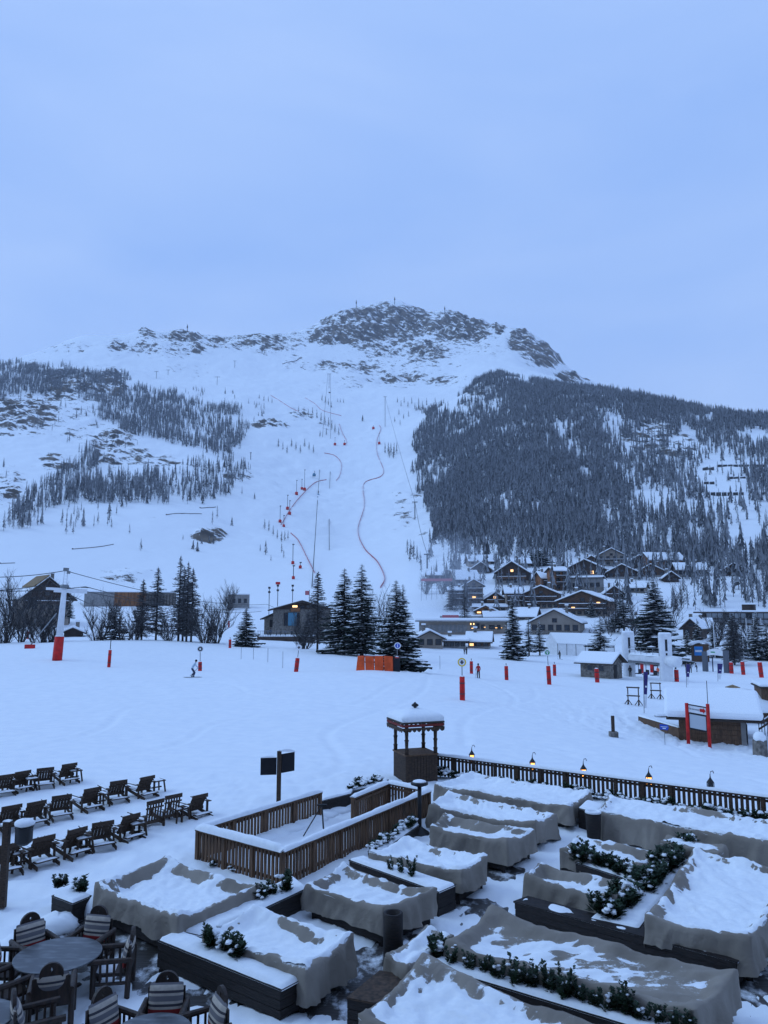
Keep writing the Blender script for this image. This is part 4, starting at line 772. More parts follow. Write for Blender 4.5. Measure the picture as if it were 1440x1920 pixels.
# ---------------------------------------------------------------- the ski field
def msz(p): return zc(p.y,p.z)/F      # metres per photo pixel at a point
def yaw_to_cam(p): return math.atan2(p.x,-p.y)*-1*-1 if False else -math.atan2(p.x,p.y)
def text(body,size,m,parent,loc,rot,name='lettering',ext=.004):
    c=bpy.data.curves.new(name,'FONT'); c.body=body; c.size=size; c.extrude=ext; c.align_x='CENTER'; c.align_y='CENTER'; o=bpy.data.objects.new(name,c); COL.objects.link(o)
    dg=bpy.context.evaluated_depsgraph_get(); me=bpy.data.meshes.new_from_object(o.evaluated_get(dg)); bpy.data.objects.remove(o); me.materials.clear(); me.materials.append(m)
    q=link(name,me,parent); q.location=loc; q.rotation_euler=rot; return q
def pad(label,x,y,ytop,wpx,lean=0,sign=None,stick=.35,group=None,signpx=None):
    p=G(x,y); s=msz(p); h=(y-ytop)*s; r=wpx*s/2; t=thing('padded_post',label,'padded post',p,yaw_to_cam(p),group)
    L_=Matrix.Rotation(R(lean),4,'Y')
    prof=[(r*.96,-.2),(r,.05),(r*1.02,h*.5),(r*.98,h-.05),(r*.7,h)]
    o=MB().lathe(prof,10).build('pad',M['red'],t,True); o.matrix_basis=L_
    for f in (.25,.7): o=MB().lathe([(r*1.03,h*f),(r*1.045,h*f+.05),(r*1.03,h*f+.09)],10).build('strap',M['stripe'],t,True); o.matrix_basis=L_
    top=h+stick
    if sign: top=(y-signpx)*s
    o=MB().tube([(0,0,h-.05),(0,0,top)],.05 if not sign else .045,6).build('pole',M['metal'] if sign else M['dark'],t); o.matrix_basis=L_
    MB().ball((math.sin(R(lean))*h,0,h),r*.8,n=8,sc=(1,1,.45),seed=int(x),rough=.1).build('snow_cap',M['snowcap'],t,True)
    if sign:
        rr=.36; g=thing('sign_disc',None,None,(0,0,0)) if False else None
        mtx=L_@Matrix.Translation((0,-.07,top+.1))@Matrix.Rotation(R(90),4,'X')
        d=MB().lathe([(rr,-.015),(rr,.015)],20).build('sign_disc',M['white' if sign!='yellow' else 'yellow'],t); d.matrix_basis=mtx
        i=MB().lathe([(rr*.72,.017),(rr*.72,.024)],18).build('symbol_field',M[{'white':'white','dark':'dark','blue':'blue','yellow':'white','green':'green','red':'white'}[sign]],t); i.matrix_basis=mtx
        q=MB(); 
        if sign=='blue': q.box(-.05,.05,-.16,.06,.026,.032); q.box(-.05,.05,.10,.19,.026,.032); mm='white'
        elif sign=='green': q.box(-.06,.06,-.2,.16,.026,.032); q.box(-.16,.16,.02,.12,.026,.032); mm='white'
        elif sign=='dark': q.box(-.09,.09,-.12,.12,.026,.032); mm='white'
        else: q.box(-.07,.07,-.16,.16,.026,.032); q.box(-.15,.15,-.05,.05,.0265,.0325); mm='stripe'
        k=q.build('symbol',M[mm],t); k.matrix_basis=mtx
    return t
pad('red padded post with a short wooden stake on top, left of the lone skier',204,1251,1219,6,2,stick=2.0)
pad('red padded post under a white disc sign beside the skier in white',375,1258,1241,7,-1,'dark',signpx=1219)
pad('tilted red padded post carrying a pale disc sign in front of the gabled lodge',555,1260,1234,8,6,'red',signpx=1216)
pad('slim red padded post left of the dark rounded pine',431,1215,1199,5)
pad('red padded post with blue information disc in front of the right spruce',743,1259,1232,8,3,'blue',signpx=1213)
pad('tallest red padded post, carrying a yellow disc sign in the middle of the field',867,1313,1269,10,0,'yellow',signpx=1245)
pad('red padded post left of the skier in the red jacket',884,1263,1240,6)
pad('red padded post right of the skier in the red jacket',950,1275,1249,7,-1)
pad('red padded post with green disc sign in front of the marquee',1030,1284,1249,8,-2,'green',signpx=1226)
pad('short red padded post just right of the green disc sign',1040,1267,1246,6)
pad('red padded post standing in front of the small stone hut',1120,1279,1254,8,-2)
pad('red padded post under the left eave of the small stone hut',1096,1266,1241,6)
pad('red padded post at the foot of the right white lift tower',1269,1278,1256,8)
pad('left of two red padded posts under the lift machinery',1204,1262,1240,6); pad('right of two red padded posts under the lift machinery',1223,1261,1239,7)
pad('red padded post right beside the grey gate pillar',1372,1263,1242,7,-1); pad('second red padded post from the right edge, past the gate',1394,1265,1241,7,-2); pad('red padded post at the right edge of the field',1428,1270,1242,8,-4)
pad('small red padded post behind the trees left of the lift pylon',52,1198,1184,4); pad('tiny red padded post on the bank above the dark rounded pine',429,1176,1164,3)
for x,y,yt in ((502,1242,1216),(530,1253,1222),(475,1237,1215),(825,1255,1230),(452,1236,1214)):
    p=G(x,y); t=tag(MB().tube([(0,0,-.2),(0,0,(y-yt)*msz(p))],.03,5).build('marker_pole',M['metal'],loc=p),'thin bare marker pole stuck in the snow of the field','marker pole','marker poles')
# orange mats
p0,p1=G(666,1257),G(737,1259); d=(p1-p0); t=thing('crash_mats','row of orange crash mats standing in front of the right spruce','crash mats',p0,math.atan2(d.y,d.x)); n=4; L_=d.length; hh=27*msz(p0)
for i in range(n):
    q=MB(); a,b=L_*i/n+.03,L_*(i+1)/n-.03; q.add([(a+.1,-.3,-.1),(b+.05,-.3,-.1),(b+.02,.25,-.1),(a+.02,.25,-.1),(a+.25*(i==0),-.05,hh-(.05 if i==0 else 0)),(b,-.05,hh-.06*(i%2)),(b,.25,hh-.06*(i%2)),(a+.2*(i==0),.25,hh)],[(3,2,1,0),(4,5,6,7),(0,1,5,4),(1,2,6,5),(2,3,7,6),(3,0,4,7)]); q.build('mat',M['orange'],t,bevel=.06)
MB().box(L_*1.0,L_*1.18,-.1,.25,-.1,hh*.85).build('mat',M['black'],t,bevel=.05)
# ---- lift pylon and ropes
p=G(107,1238); s=msz(p); t=thing('lift_pylon','white chairlift pylon with red padded foot at the left of the field','lift pylon',p,yaw_to_cam(p)+R(3)); t.scale=(1,1,.95)
tilt=Matrix.Rotation(R(2.5),4,'Y')
def tb(name,q,m,sm=False): o=q.build(name,m,t,sm); o.matrix_basis=tilt; return o
tb('foot_pad',MB().lathe([(.58,-.3),(.57,1),(.55,3.0),(.48,3.05)],16),M['red'],True); tb('snow_cap',MB().lathe([(.57,3.06),(.5,3.14),(.4,3.17)],16),M['snowcap'],True)
tb('mast',MB().lathe([(.42,3.0),(.30,8.9),(.30,9.4)],14),M['white'],True); tb('collar',MB().lathe([(.5,9.35),(.55,9.5),(.5,9.75),(.34,9.8)],12),M['metal'],True)
q=MB(); q.box(-2.1,2.7,-.16,.16,9.0,9.34); q.box(-1.2,2.7,-.12,.12,8.75,9.0); tb('crossarm',q,M['white'])
for k in range(2): tb('ladder_rail',MB().tube([(-.22+.44*k,0,9.8),(-.18+.36*k,0,11.6)],.06,6),M['white'])
q=MB(); 
for z in (10.1,10.5,10.9,11.3): q.box(-.2,.2,-.03,.03,z,z+.06)
tb('rungs',q,M['white']); tb('winch_head',MB().box(-.35,.3,-.25,.25,11.55,12.0).box(.1,.5,-.2,.2,11.25,11.6),M['metal'])
for sx in (-2.0,2.5):
    q=MB()
    for k in range(4): q.lathe([(.16,-.04),(.16,.04)],10,c=(sx-.45+k*.3,0,0))
    o=q.build('sheave_train',M['dark'],t); o.matrix_basis=tilt@Matrix.Translation((0,0,9.55))
def rope(label,pts,sag=1.,r=.05,group='lift ropes'):
    res=[]
    for a,b in zip(pts,pts[1:]): res+=[Vector(a).lerp(Vector(b),i/14)-Vector((0,0,sag*4*(i/14)*(1-i/14))) for i in range(14)]
    res.append(Vector(pts[-1])); return tag(MB().tube(res,r,5).build('lift_rope',M['dark']),label,'rope',group)
rope('upper steel rope running over the top of the left lift pylon',[D(-300,1040,80),D(122,1070,97),D(500,1133,200),D(700,1185,260)],1.5,.045,None)
rope('lower steel rope on the left end of the pylon crossarm',[D(-300,1070,80),D(96,1094,97),D(470,1140,200)],1.5,.045,None)
rope('lower steel rope on the right end of the pylon crossarm',[D(-300,1062,90),D(160,1100,97),D(490,1146,205)],1.5,.045,None)
rope('thin rope sloping to the ground right of the left pylon',[D(135,1117,97),D(215,1146,160)],.3,.05,None)
p=G(57,1216); s=msz(p); t=thing('stay_anchor','low red padded anchor with a grey strut leaning to the pylon','anchor',p); MB().box(-.8,.6,-.3,.3,-.3,.6).build('pad',M['red'],t,bevel=.05); e=D(106,1150,p.y-2)-p; MB().tube([(0,0,.5),tuple(e)],.09,6).build('strut',M['metal'],t)
p=G(57,1214); t=thing('round_board','dark round board on a pole among the trees left of the pylon','board',D(57,1210,150)); p=t.location; MB().tube([(0,0,-3),(0,0,7.6)],.09,6).build('pole',M['dark'],t); o=MB().lathe([(.95,-.06),(.95,.06)],20).build('disc',M['dark'],t); o.location=(0,-.15,8.2); o.rotation_euler=(R(90),0,0)
# ---- people
def person(label,p,H_,rz,pose,cols,skis=True,helmet='black',group=None):
    """cols: jacket, trousers"""
    t=thing('person',label,'person',p,rz,group); J={'pel':(0,0,.52),'chest':(0,.02,.72),'neck':(0,.03,.83),'head':(0,.05,.90),'top':(0,.06,.965)}
    fw=pose.get('lean',.0); kn=pose.get('knee',.04)
    v=[(0,-kn*.6,.52),(0,fw*.5-kn*.3,.64),(0,fw,.77),(0,fw*1.15+.005,.835),(0,fw*1.25+.012,.885),(0,fw*1.3+.012,.945)]; rad=[.075,.078,.085,.04,.055,.052]; e=[(0,1),(1,2),(2,3),(3,4),(4,5)]
    def ch(par,pts,rs):
        k=par
        for q_,r_ in zip(pts,rs): v.append(q_); rad.append(r_); e.append((k,len(v)-1)); k=len(v)-1
    for sx in (-1,1):
        st=pose.get('stride',0)*sx
        ch(0,[(sx*.06,-kn*.4,.48),(sx*.065,kn+st*.5,.27),(sx*.065,st-.01,.04),(sx*.07,st+.07,.02)],[.062,.048,.036,.03])
        a=pose.get('arms',{}).get(sx,((.15,.02,.62),(.13,.12,.50)))
        ch(2,[(sx*.10,fw,.775),(sx*a[0][0],a[0][1]+fw,a[0][2]),(sx*a[1][0],a[1][1]+fw,a[1][2])],[.045,.034,.026])
    me=bpy.data.meshes.new('body'); me.from_pydata([tuple(c*H_ for c in q_) for q_ in v],e,[]); o=bpy.data.objects.new('body',me); COL.objects.link(o)
    o.modifiers.new('s','SKIN'); sv=me.skin_vertices[0].data
    for i,r_ in enumerate(rad): sv[i].radius=(r_*H_,r_*H_*.9)
    sv[0].use_root=True; o.modifiers.new('d','SUBSURF').levels=1
    dg=bpy.context.evaluated_depsgraph_get(); m2=bpy.data.meshes.new_from_object(o.evaluated_get(dg)); bpy.data.objects.remove(o)
    m2.materials.clear(); 
    for m in (cols[0],cols[1],'skin','black'): m2.materials.append(M[m])
    hv=[pose.get('arms',{}).get(s_,((.15,.02,.62),(.13,.12,.50)))[1] for s_ in (-1,1)]
    for f in m2.polygons:
        c=f.center/H_; i=0
        if c.z<.50 and abs(c.x)<.115: i=1
        if c.z<.07: i=3
        if c.z>.835: i=2
        f.material_index=i
    m2.polygons.foreach_set('use_smooth',[True]*len(m2.polygons)); b=link('body',m2,t)
    hd=(0,(fw*1.3+.005)*H_,.93*H_); MB().ball(hd,.068*H_,n=10,sc=(1,1.08,1)).build('helmet',M[helmet],t,True)
    if skis:
        for sx in (-1,1):
            st=pose.get('stride',0)*sx*H_; MB().box(sx*.07*H_-.05,sx*.07*H_+.05,st-.75,st+.8,.0,.025).build('ski',M['stripe'],t)
            h_=hv[0 if sx<0 else 1]; hp=(sx*h_[0]*H_,(h_[1]+fw)*H_,h_[2]*H_); MB().tube([hp,(hp[0]+sx*.05,hp[1]-.75 if pose.get('back') else hp[1]+.15,.12 if pose.get('back') else .02)],.014,5).build('ski_pole',M['metal'],t)
    return t
M['ltblue']=mat('pale_jacket',(.42,.52,.62),.7); M['navy']=mat('navy_cloth',(.02,.03,.07),.8); M['redj']=mat('red_jacket',(.42,.02,.02),.7); M['orangej']=mat('orange_jacket',(.7,.10,.02),.6); M['greyj']=mat('grey_jacket',(.10,.11,.13),.8)
sk={'lean':.13,'knee':.10,'stride':.05,'back':1,'arms':{-1:((.15,.06,.62),(.13,.17,.55)),1:((.15,.06,.62),(.13,.17,.55))}}
def hpx(p,px): return px*msz(p)
p=G(361,1270); person('skier in a white and blue top and dark trousers gliding to the right',p,hpx(p,33),R(-75),sk,('ltblue','navy'))
p=G(897,1272); person('skier in a red jacket and black trousers seen from behind',p,hpx(p,28),R(8),{'knee':.04},('redj','black'))
for x,y,h_,lb,c,sk_ in [(871,1227,13,'left of two dark clothed people standing far off at the edge of the field',('greyj','black'),0),(875,1227,14,'right of two dark clothed people standing far off at the edge of the field',('black','black'),0),(1050,1236,16,'dark skier walking in front of the marquee',('black','black'),1),
  (1182,1269,21,'person in dark clothes standing against the left white lift tower',('black','black'),0),(1234,1268,18,'worker in an orange jacket left of the right lift tower',('orangej','black'),0),(1239,1268,17,'person in dark red beside the worker in orange',('redj','black'),0),
  (1268,1270,22,'person in black behind the padded post at the right lift tower',('black','black'),0),(1288,1263,21,'left of three people in black queuing right of the lift tower',('black','black'),0),(1295,1262,21,'middle of three people queuing right of the lift tower',('greyj','black'),0),(1307,1260,17,'right of three people queuing, bending slightly',('black','navy'),0)]:
    p=G(x,y); person(lb,p,hpx(p,h_),R((x*37)%120-60),{'knee':.02,'stride':.05 if x in (1050,1295) else .02,'lean':.03 if x!=1307 else .08},c,bool(sk_))
# ---- lift station
def slab_roof(q,L_,W,zr,ze,th,over=.4,m=0):
    a=L_/2+over; b=W/2+over; k=(zr-ze)*b/(W/2)
    for s_ in (-1,1): 
        vs=[(-a,0,zr),(a,0,zr),(a,s_*b,zr-k),(-a,s_*b,zr-k)]; vs+=[(x,y,z+th) for x,y,z in vs]; q.add(vs,[(0,1,2,3),(7,6,5,4),(0,4,5,1),(1,5,6,2),(2,6,7,3),(3,7,4,0)],m)
    return q
def tower(label,x,yb,yt,wpx,slot):
    p=G(x,yb); s=msz(p); h=(yb-yt)*s; r=wpx*s/2; t=thing('lift_tower',label,'lift tower',p,yaw_to_cam(p)+R(8))
    bs=[(r*math.cos(R(a))*1.0,r*.9*math.sin(R(a))) for a in range(0,360,20)]; bs=[(max(-r*.92,min(r*.92,x_*1.25)),max(-r*.85,min(r*.85,y_*1.25))) for x_,y_ in bs]
    q=MB(); q.prism(bs,-.3,h-.25); q.build('shell',M['white'],t,bevel=.04); q=MB(); q.prism(bs,h-.248,h,0,.12); q.build('snow_cap',M['snowcap'],t,bevel=.08)
    MB().box(slot-.16,slot+.16,-r*.87,-r*.5,h*.62,h*.86).build('slot_window',M['glass'],t); MB().box(slot-.12,slot+.12,-r*.87,-r*.5,h*.53,h*.58).build('slot_window',M['glass'],t); return t
t2=tower('right white lift tower with a dark slot, rounded top and snow',1250,1277,1187,24,.05); t1=tower('left white lift tower with a dark slot behind the stone hut',1180,1268,1184,23,.05)
a,b=Vector(t1.location),Vector(t2.location); d=b-a; ln=Vector((d.x,d.y)).length; t=thing('lift_machinery','long white lift drive housing with railing slung between the two white towers','lift machinery',a,math.atan2(d.y,d.x)); s=msz(b); zt=(1268-1219)*s
q=MB(); q.box(.9,ln+.3,-.9,.9,zt-1.25,zt-.35); q.build('housing',M['white'],t,bevel=.2); MB().box(-.5,ln+.5,-.6,.6,zt-1.6,zt-1.26).build('beam',M['metal'],t)
o=MB().lathe([(.2,-1),(.75,-.9),(.8,0),(.75,1.2),(.4,1.5)],16).build('motor_drum',M['white'],t,True); o.location=(ln+1.2,0,zt-.95); o.rotation_euler=(0,R(90),0)
snowline('snow_layer',[(1,0,zt-.37),(ln+.2,0,zt-.37)],.9,.35,3,t)
q=MB()
for i in range(6): q.tube([(1.2+i*(ln-1.6)/5,-.8,zt-.4),(1.2+i*(ln-1.6)/5,-.8,zt+.75)],.035,5)
for z in (.35,.75): q.tube([(1.2,-.8,zt+z),(ln-.4,-.8,zt+z)],.03,5)
q.build('railing',M['metal'],t)
for i in range(3): q=MB(); x=2+i*1.6; q.box(x-.35,x+.35,-.35,.35,.5,.62); q.box(x-.35,x+.35,.3,.38,.6,1.2); q.tube([(x,.1,.6),(x,.1,zt-1.6)],.05,5); q.build('chair',M['stripe'],t)
p=G(1128,1270); s=msz(p); t=thing('stone_hut','small stone lift hut with low snow covered gable roof','hut',p,R(-38)); w2,l2,hw=2.2,2.2,2.3
q=MB(); q.box(-l2,l2,-w2,w2,-.5,hw); q.add([(l2,-w2,hw),(l2,w2,hw),(l2,0,hw+1.0),(-l2,-w2,hw),(-l2,w2,hw),(-l2,0,hw+1.0)],[(0,1,2),(5,4,3)]); q.build('walls',M['stone'],t)
slab_roof(MB(),2*l2,2*w2,hw+1.0,hw,.10,.7).build('roof',M['roof'],t); slab_roof(MB(),2*l2,2*w2,hw+1.11,hw+.11,.3,.66).build('roof_snow',M['snowcap'],t,bevel=.08)
for x in (-.8,.9): MB().box(x-.35,x+.35,-w2-.02,-w2+.05,1.1,1.8).build('window',M['glass'],t)
MB().box(l2-.05,l2+.02,-.9,.3,0,1.9).build('door',M['dwood'],t)
p=G(1152,1268); t=thing('step_ladder','thin metal step ladder between the stone hut and the left tower','ladder',G(1166,1267)); h_=30*msz(p)
for sx in (-1,1): MB().tube([(sx*.35,0,0),(sx*.2,.3,h_)],.03,5).build('rail',M['metal'],t)
q=MB(); [q.box(-.3,.3,.02+.04*k,.06+.04*k,.4*k+.3,.4*k+.34) for k in range(6)]; q.build('rungs',M['metal'],t)
# marquee
a,b,c=G(1024,1226),G(1046,1228),D(1152,1222,165); s=msz(a); t=thing('marquee','long white event marquee with a gabled end beyond the field','tent',a,0); h1=22*s; 
e1=b-a; e2=Vector((c.x-b.x,c.y-b.y,0)); V=lambda u,v,z: tuple(Vector((e1.x*u+e2.x*v,e1.y*u+e2.y*v,z)))
q=MB(); q.add([V(0,0,-.5),V(1,0,-.5),V(1,1,-.5),V(0,1,-.5),V(0,0,h1*.95),V(1,0,h1*.95),V(1,1,h1*.95),V(0,1,h1*.95),V(.5,0,h1*1.75),V(.5,1,h1*1.75)],[(0,1,5,8,4),(1,2,6,5),(2,3,7,9,6),(3,0,4,7)]); q.build('walls',M['white'],t)
o=.12; q=MB(); q.add([V(-.08,-.02,h1*.93),V(.5,-.02,h1*1.79),V(1.08,-.02,h1*.93),V(-.08,1.02,h1*.93),V(.5,1.02,h1*1.79),V(1.08,1.02,h1*.93)]+[V(-.08,-.02,h1*.93+o),V(.5,-.02,h1*1.79+o),V(1.08,-.02,h1*.93+o),V(-.08,1.02,h1*.93+o),V(.5,1.02,h1*1.79+o),V(1.08,1.02,h1*.93+o)],[(0,3,4,1),(1,4,5,2),(6,7,10,9),(7,8,11,10),(0,1,7,6),(1,2,8,7),(3,9,10,4),(4,10,11,5),(2,5,11,8),(0,6,9,3)]); q.build('roof',M['snowcap'],t)
for i in range(7): a_,b_=V(1.004,i/6,0),V(1.004,i/6,h1*.93); MB().tube([a_,b_],.07,5).build('wall_rib',M['metal'],t)
# gate arch, kiosk, poles, banners
p0,p1=G(1323,1259),G(1363,1262); s=msz(p0); t=thing('gate_arch','grey gate of two flat pillars joined by a white curved banner','gate',p0,math.atan2((p1-p0).y,(p1-p0).x)); W=(p1-p0).length; h_=40*s
for x in (0,W): q=MB(); q.box(x-.42,x+.42,-.3,.3,-.4,h_-(.3 if x==0 else 0)); q.build('pillar',M['grey'] if False else M['greyj'],t,bevel=.03)
q=MB(); n=10; vs=[]
for i in range(n+1):
    f=i/n; x=.42+(W-.84)*f; z=h_-.15+.45*math.sin(math.pi*f); zb=h_-1.0+.15*math.sin(math.pi*f)
    for y in (-.08,.08): vs+=[(x,y,zb),(x,y,z)]
fs=[]
for i in range(n): b_=4*i; fs+=[(b_,b_+4,b_+5,b_+1),(b_+2,b_+3,b_+7,b_+6),(b_+1,b_+5,b_+7,b_+3),(b_,b_+2,b_+6,b_+4)]
q.add(vs,fs); q.build('banner',M['white'],t); MB().box(W*.3,W*.5,-.1,-.085,h_-.45,h_-.25).build('banner_mark',M['green'],t)
MB().tube([(W*.3,.5,0),(W*.3,.5,2.6)],.09,6).build('post',M['navy'],t)
p=G(1313,1240); t=thing('ticket_kiosk','small blue fronted kiosk with a snowy curved roof behind the gate','kiosk',p,R(-6)); s=msz(p)
q=MB(); q.box(-1.4,1.5,-1,1,-.3,3.4); q.build('walls',M['woodx'],t); M['cyan']=mat('cyan_panel',(.03,.22,.55),.5); MB().box(-1.35,.3,-1.03,-1.002,1.2,3.0).build('blue_panel',M['cyan'],t); MB().box(-1.2,.1,-1.045,-1.033,1.9,2.3).build('panel_stripe',M['white'],t)
q=MB(); q.add([(x,y,z+dz_) for dz_ in (0,.35) for y in (-1.3,1.3) for x,z in ((-1.9,3.2),(-.9,3.65),(.2,3.8),(1.2,3.65),(2,3.2))],[(i,i+1,i+6,i+5) for i in range(4)]+[(10+i,15+i,16+i,11+i) for i in range(4)]+[(i,10+i,11+i,i+1) for i in range(4)]+[(5+i,6+i,16+i,15+i) for i in range(4)]+[(0,5,15,10),(4,14,19,9)]); q.build('roof_snow',M['snowcap'],t)
for i,(x,yt) in enumerate([(1395,1185),(1403,1160),(1417,1158),(1431,1160),(1341,1170)]):
    p=G(x,1236); tag(MB().tube([(0,0,-.3),(0,0,(1236-yt)*msz(p))],.07,6).build('flagpole',M['white'],loc=p),'slim white flagpole without a flag in front of the right hand trees','flagpole','bare flagpoles')
def feather(label,x,yb,yt,wpx,frac=.62,lean=0):
    p=G(x,yb); s=msz(p); h=(yb-yt)*s; w_=wpx*s/2; t=thing('banner_flag',label,'banner',p,yaw_to_cam(p)+R(lean)); t.rotation_euler=(0,R(1.5),t.rotation_euler.z)
    MB().tube([(-w_,0,-.2),(-w_,0,h)],.03,5).build('pole',M['metal'],t); zf=h*(1-frac)
    q=MB(); n=8
    for i in range(n+1):
        z=h*.12+(h*.88)*i/n; ww=w_*2*(.55+.45*i/n); wob=.05*math.sin(i*1.4)
        q.v+= [(-w_,-.01,z),(-w_+ww,wob-.01,z),(-w_,.01,z),(-w_+ww,wob+.01,z)]
    for i in range(n): b_=4*i; q.f+=[(b_,b_+1,b_+5,b_+4),(b_+3,b_+2,b_+6,b_+7),(b_+1,b_+3,b_+7,b_+5)]; q.m+=[0 if h*.12+h*.88*(i+.5)/n>zf else 1]*3
    q.build('cloth',[M['purple'],M['white']],t); MB().box(-w_*.4,w_*.4,-.05,-.035,h*.62,h*.66).build('cloth_mark',M['white'],t)
feather('tall purple and white banner flag in front of the ski racks',1212,1337,1261,8,.55); feather('purple banner flag with pale foot below the queuing people',1291,1289,1246,7,.55,); feather('short wide purple banner flag in front of the gate',1351,1278,1245,9,.6)
# ski racks, stake, blue sign
for x,y,wp,hp_,lb in ((1188,1322,24,34,'left of two wooden ski racks near the tall banner'),(1230,1310,20,30,'right of two wooden ski racks near the tall banner')):
    p=G(x,y); s=msz(p); t=thing('ski_rack',lb,'ski rack',p,yaw_to_cam(p)+R(-8)); w_=wp*s/2; h_=hp_*s
    for sx in (-1,1):
        MB().tube([(sx*w_*.8,0,0),(sx*w_*.8,0,h_)],.055,6).build('post',M['wood'],t); q=MB()
        for sy in (-1,1): q.tube([(sx*w_*.8,sy*.4,0),(sx*w_*.8,0,.35*h_)],.045,5); q.tube([(sx*w_*.8+sy*.35,0,0),(sx*w_*.8,0,.3*h_)],.04,5)
        q.build('foot',M['wood'],t)
    for z in (.5,.95): MB().box(-w_,w_,-.06,.06,h_*z-.06,h_*z+.06).build('rail',M['wood'],t); snowline('snow_cap',[(-w_,0,h_*z+.06),(w_,0,h_*z+.06)],.06,.06,2,t)
p=G(1150,1381); s=msz(p); t=thing('stake','grey wooden stake standing in a dark block in the open snow','stake',p); MB().box(-7*s,8*s,-.25,.25,-.1,9*s).build('block',M['stone'],t,bevel=.02); MB().box(-3*s,3*s,-.06,.06,9*s,38*s).build('plank',M['wood'],t,bevel=.01)
p=G(1247,1396); s=msz(p); t=thing('arrow_sign','small blue sign with white lettering on a thin stick','sign',p,yaw_to_cam(p)); MB().tube([(0,0,-.1),(0,0,23*s)],.02,5).build('stick',M['metal'],t)
q=MB(); a,b=8*s,32*s; q.add([(x,y,z) for y in (-.03,-.005) for x,z in ((-a,b-5*s*.9),(a*.7,b-5*s*1.1),(a,b-1*s),(a*.75,b+4*s),(-a,b+5*s))],[(0,1,2,3,4),(9,8,7,6,5)]+[(i,i+5,(i+1)%5+5,(i+1)%5) for i in range(5)]); q.build('panel',M['blue'],t)
MB().box(-a*.8,a*.7,-.036,-.031,b,b+.9*s).box(-a*.4,a*.35,-.036,-.031,b-3.2*s,b-1.4*s).build('lettering',M['white'],t)
# map sign
p0,p1=G(1291,1395),G(1331,1402); s=msz(p0); d=p1-p0; W=Vector((d.x,d.y)).length; t=thing('direction_sign','tall sign on two red posts with a white arrow header and grey panel','sign',p0,math.atan2(d.y,d.x)); hz_=d.z
MB().tube([(0,0,-.2),(0,0,75*s)],3.2*s,10).build('post',M['red'],t,True); MB().tube([(W,0,hz_-.2),(W,0,hz_+79*s)],3.2*s,10).build('post',M['red'],t,True)
def quad_panel(name,u0,u1,za,zb,dy,m,sl=-.12,th=.04):
    f=lambda u,z,y:(u,y,z+sl*(u)); return MB().add([f(u0,za,dy),f(u1,za,dy),f(u1,zb,dy),f(u0,zb,dy),f(u0,za,dy+th),f(u1,za,dy+th),f(u1,zb,dy+th),f(u0,zb,dy+th)],[(0,1,2,3),(7,6,5,4),(0,4,5,1),(1,5,6,2),(2,6,7,3),(3,7,4,0)]).build(name,m,t)
hd=72*s
quad_panel('header',3.3*s,W-3.3*s,hd-12*s,hd,-.02,M['white']); quad_panel('header_frame',3*s,W-3*s,hd+.01,hd+2*s,-.05,M['dark'],th=.1)
quad_panel('panel_frame',3*s,W-3*s,hd-44*s,hd-13*s,0,M['dark'],th=.08); M['pane']=mat('panel_glass',(.42,.46,.50),.25,spec=.6); quad_panel('panel',4.4*s,W-4.4*s,hd-41*s,hd-16*s,-.025,M['pane'],th=.02)
am=MB(); x0=W*.62; am.add([(x,y,z-.12*x) for y in (-.05,-.025) for x,z in ((x0,hd-8.5*s),(x0+6*s,hd-8.5*s),(x0+6*s,hd-11*s),(W-4*s,hd-5.5*s),(x0+6*s,hd-1*s),(x0+6*s,hd-3*s),(x0,hd-3*s))],[tuple(range(7)),tuple(range(7,14))[::-1]]+[(i,i+7,(i+1)%7+7,(i+1)%7) for i in range(7)]); am.build('arrow',M['red'],t)
text('TRI GOODS',3.6*s,M['stripe'],t,(W*.34,-.035,hd-6.2*s-.12*W*.34),(R(90),math.atan(.12),0))
p=G(1337,1386); t=thing('round_plaque','round purple plaque with a white star on the hut wall','plaque',D(1337,1357,G(1337,1391).y-.25)); o=MB().lathe([(5.5*s,-.02),(5.5*s,.02)],18).build('disc',M['purple'],t); o.rotation_euler=(R(90),0,0)
q=MB(); st=[(5.5*s*(.8 if i%2==0 else .35)*math.cos(R(36*i+90)),-.03,5.5*s*(.8 if i%2==0 else .35)*math.sin(R(36*i+90))) for i in range(10)]; q.add(st+[(x,-.022,z) for x,y,z in st],[tuple(range(10)),tuple(range(10,20))[::-1]]+[(i,i+10,(i+1)%10+10,(i+1)%10) for i in range(10)]); q.build('star',M['white'],t)
# right hand hut
a=G(1275,1385); b=G(1400,1398); d=b-a; W=Vector((d.x,d.y)).length; t=thing('timber_hut','low timber hut buried under a thick snow roof at the right of the field','hut',a,math.atan2(d.y,d.x)); hw=43*msz(a); dp=4.6; zr=hw+1.15
MB().box(0,W,0,dp,-1.2,hw).build('walls',M['woodx'],t)
q=MB()
for k in range(7): q.box(-.02,W*.9,-.035,-.003,-.6+k*.36,-.6+k*.36+.30)
q.build('boards',M['woodx'],t); MB().box(W*.93,W+.02,-.05,-.003,-1,hw).build('corner_post',M['grey'],t)
q=MB(); q.add([(W,0,hw),(W,dp,hw),(W,dp/2,zr-.3)],[(0,1,2)]); q.add([(W+.02,.4,-.9),(W+.02,dp-.4,-.9),(W+.02,dp-.4,hw-.2),(W+.02,.4,hw-.2)],[(0,1,2,3)]); q.build('gable_opening',M['black'],t)
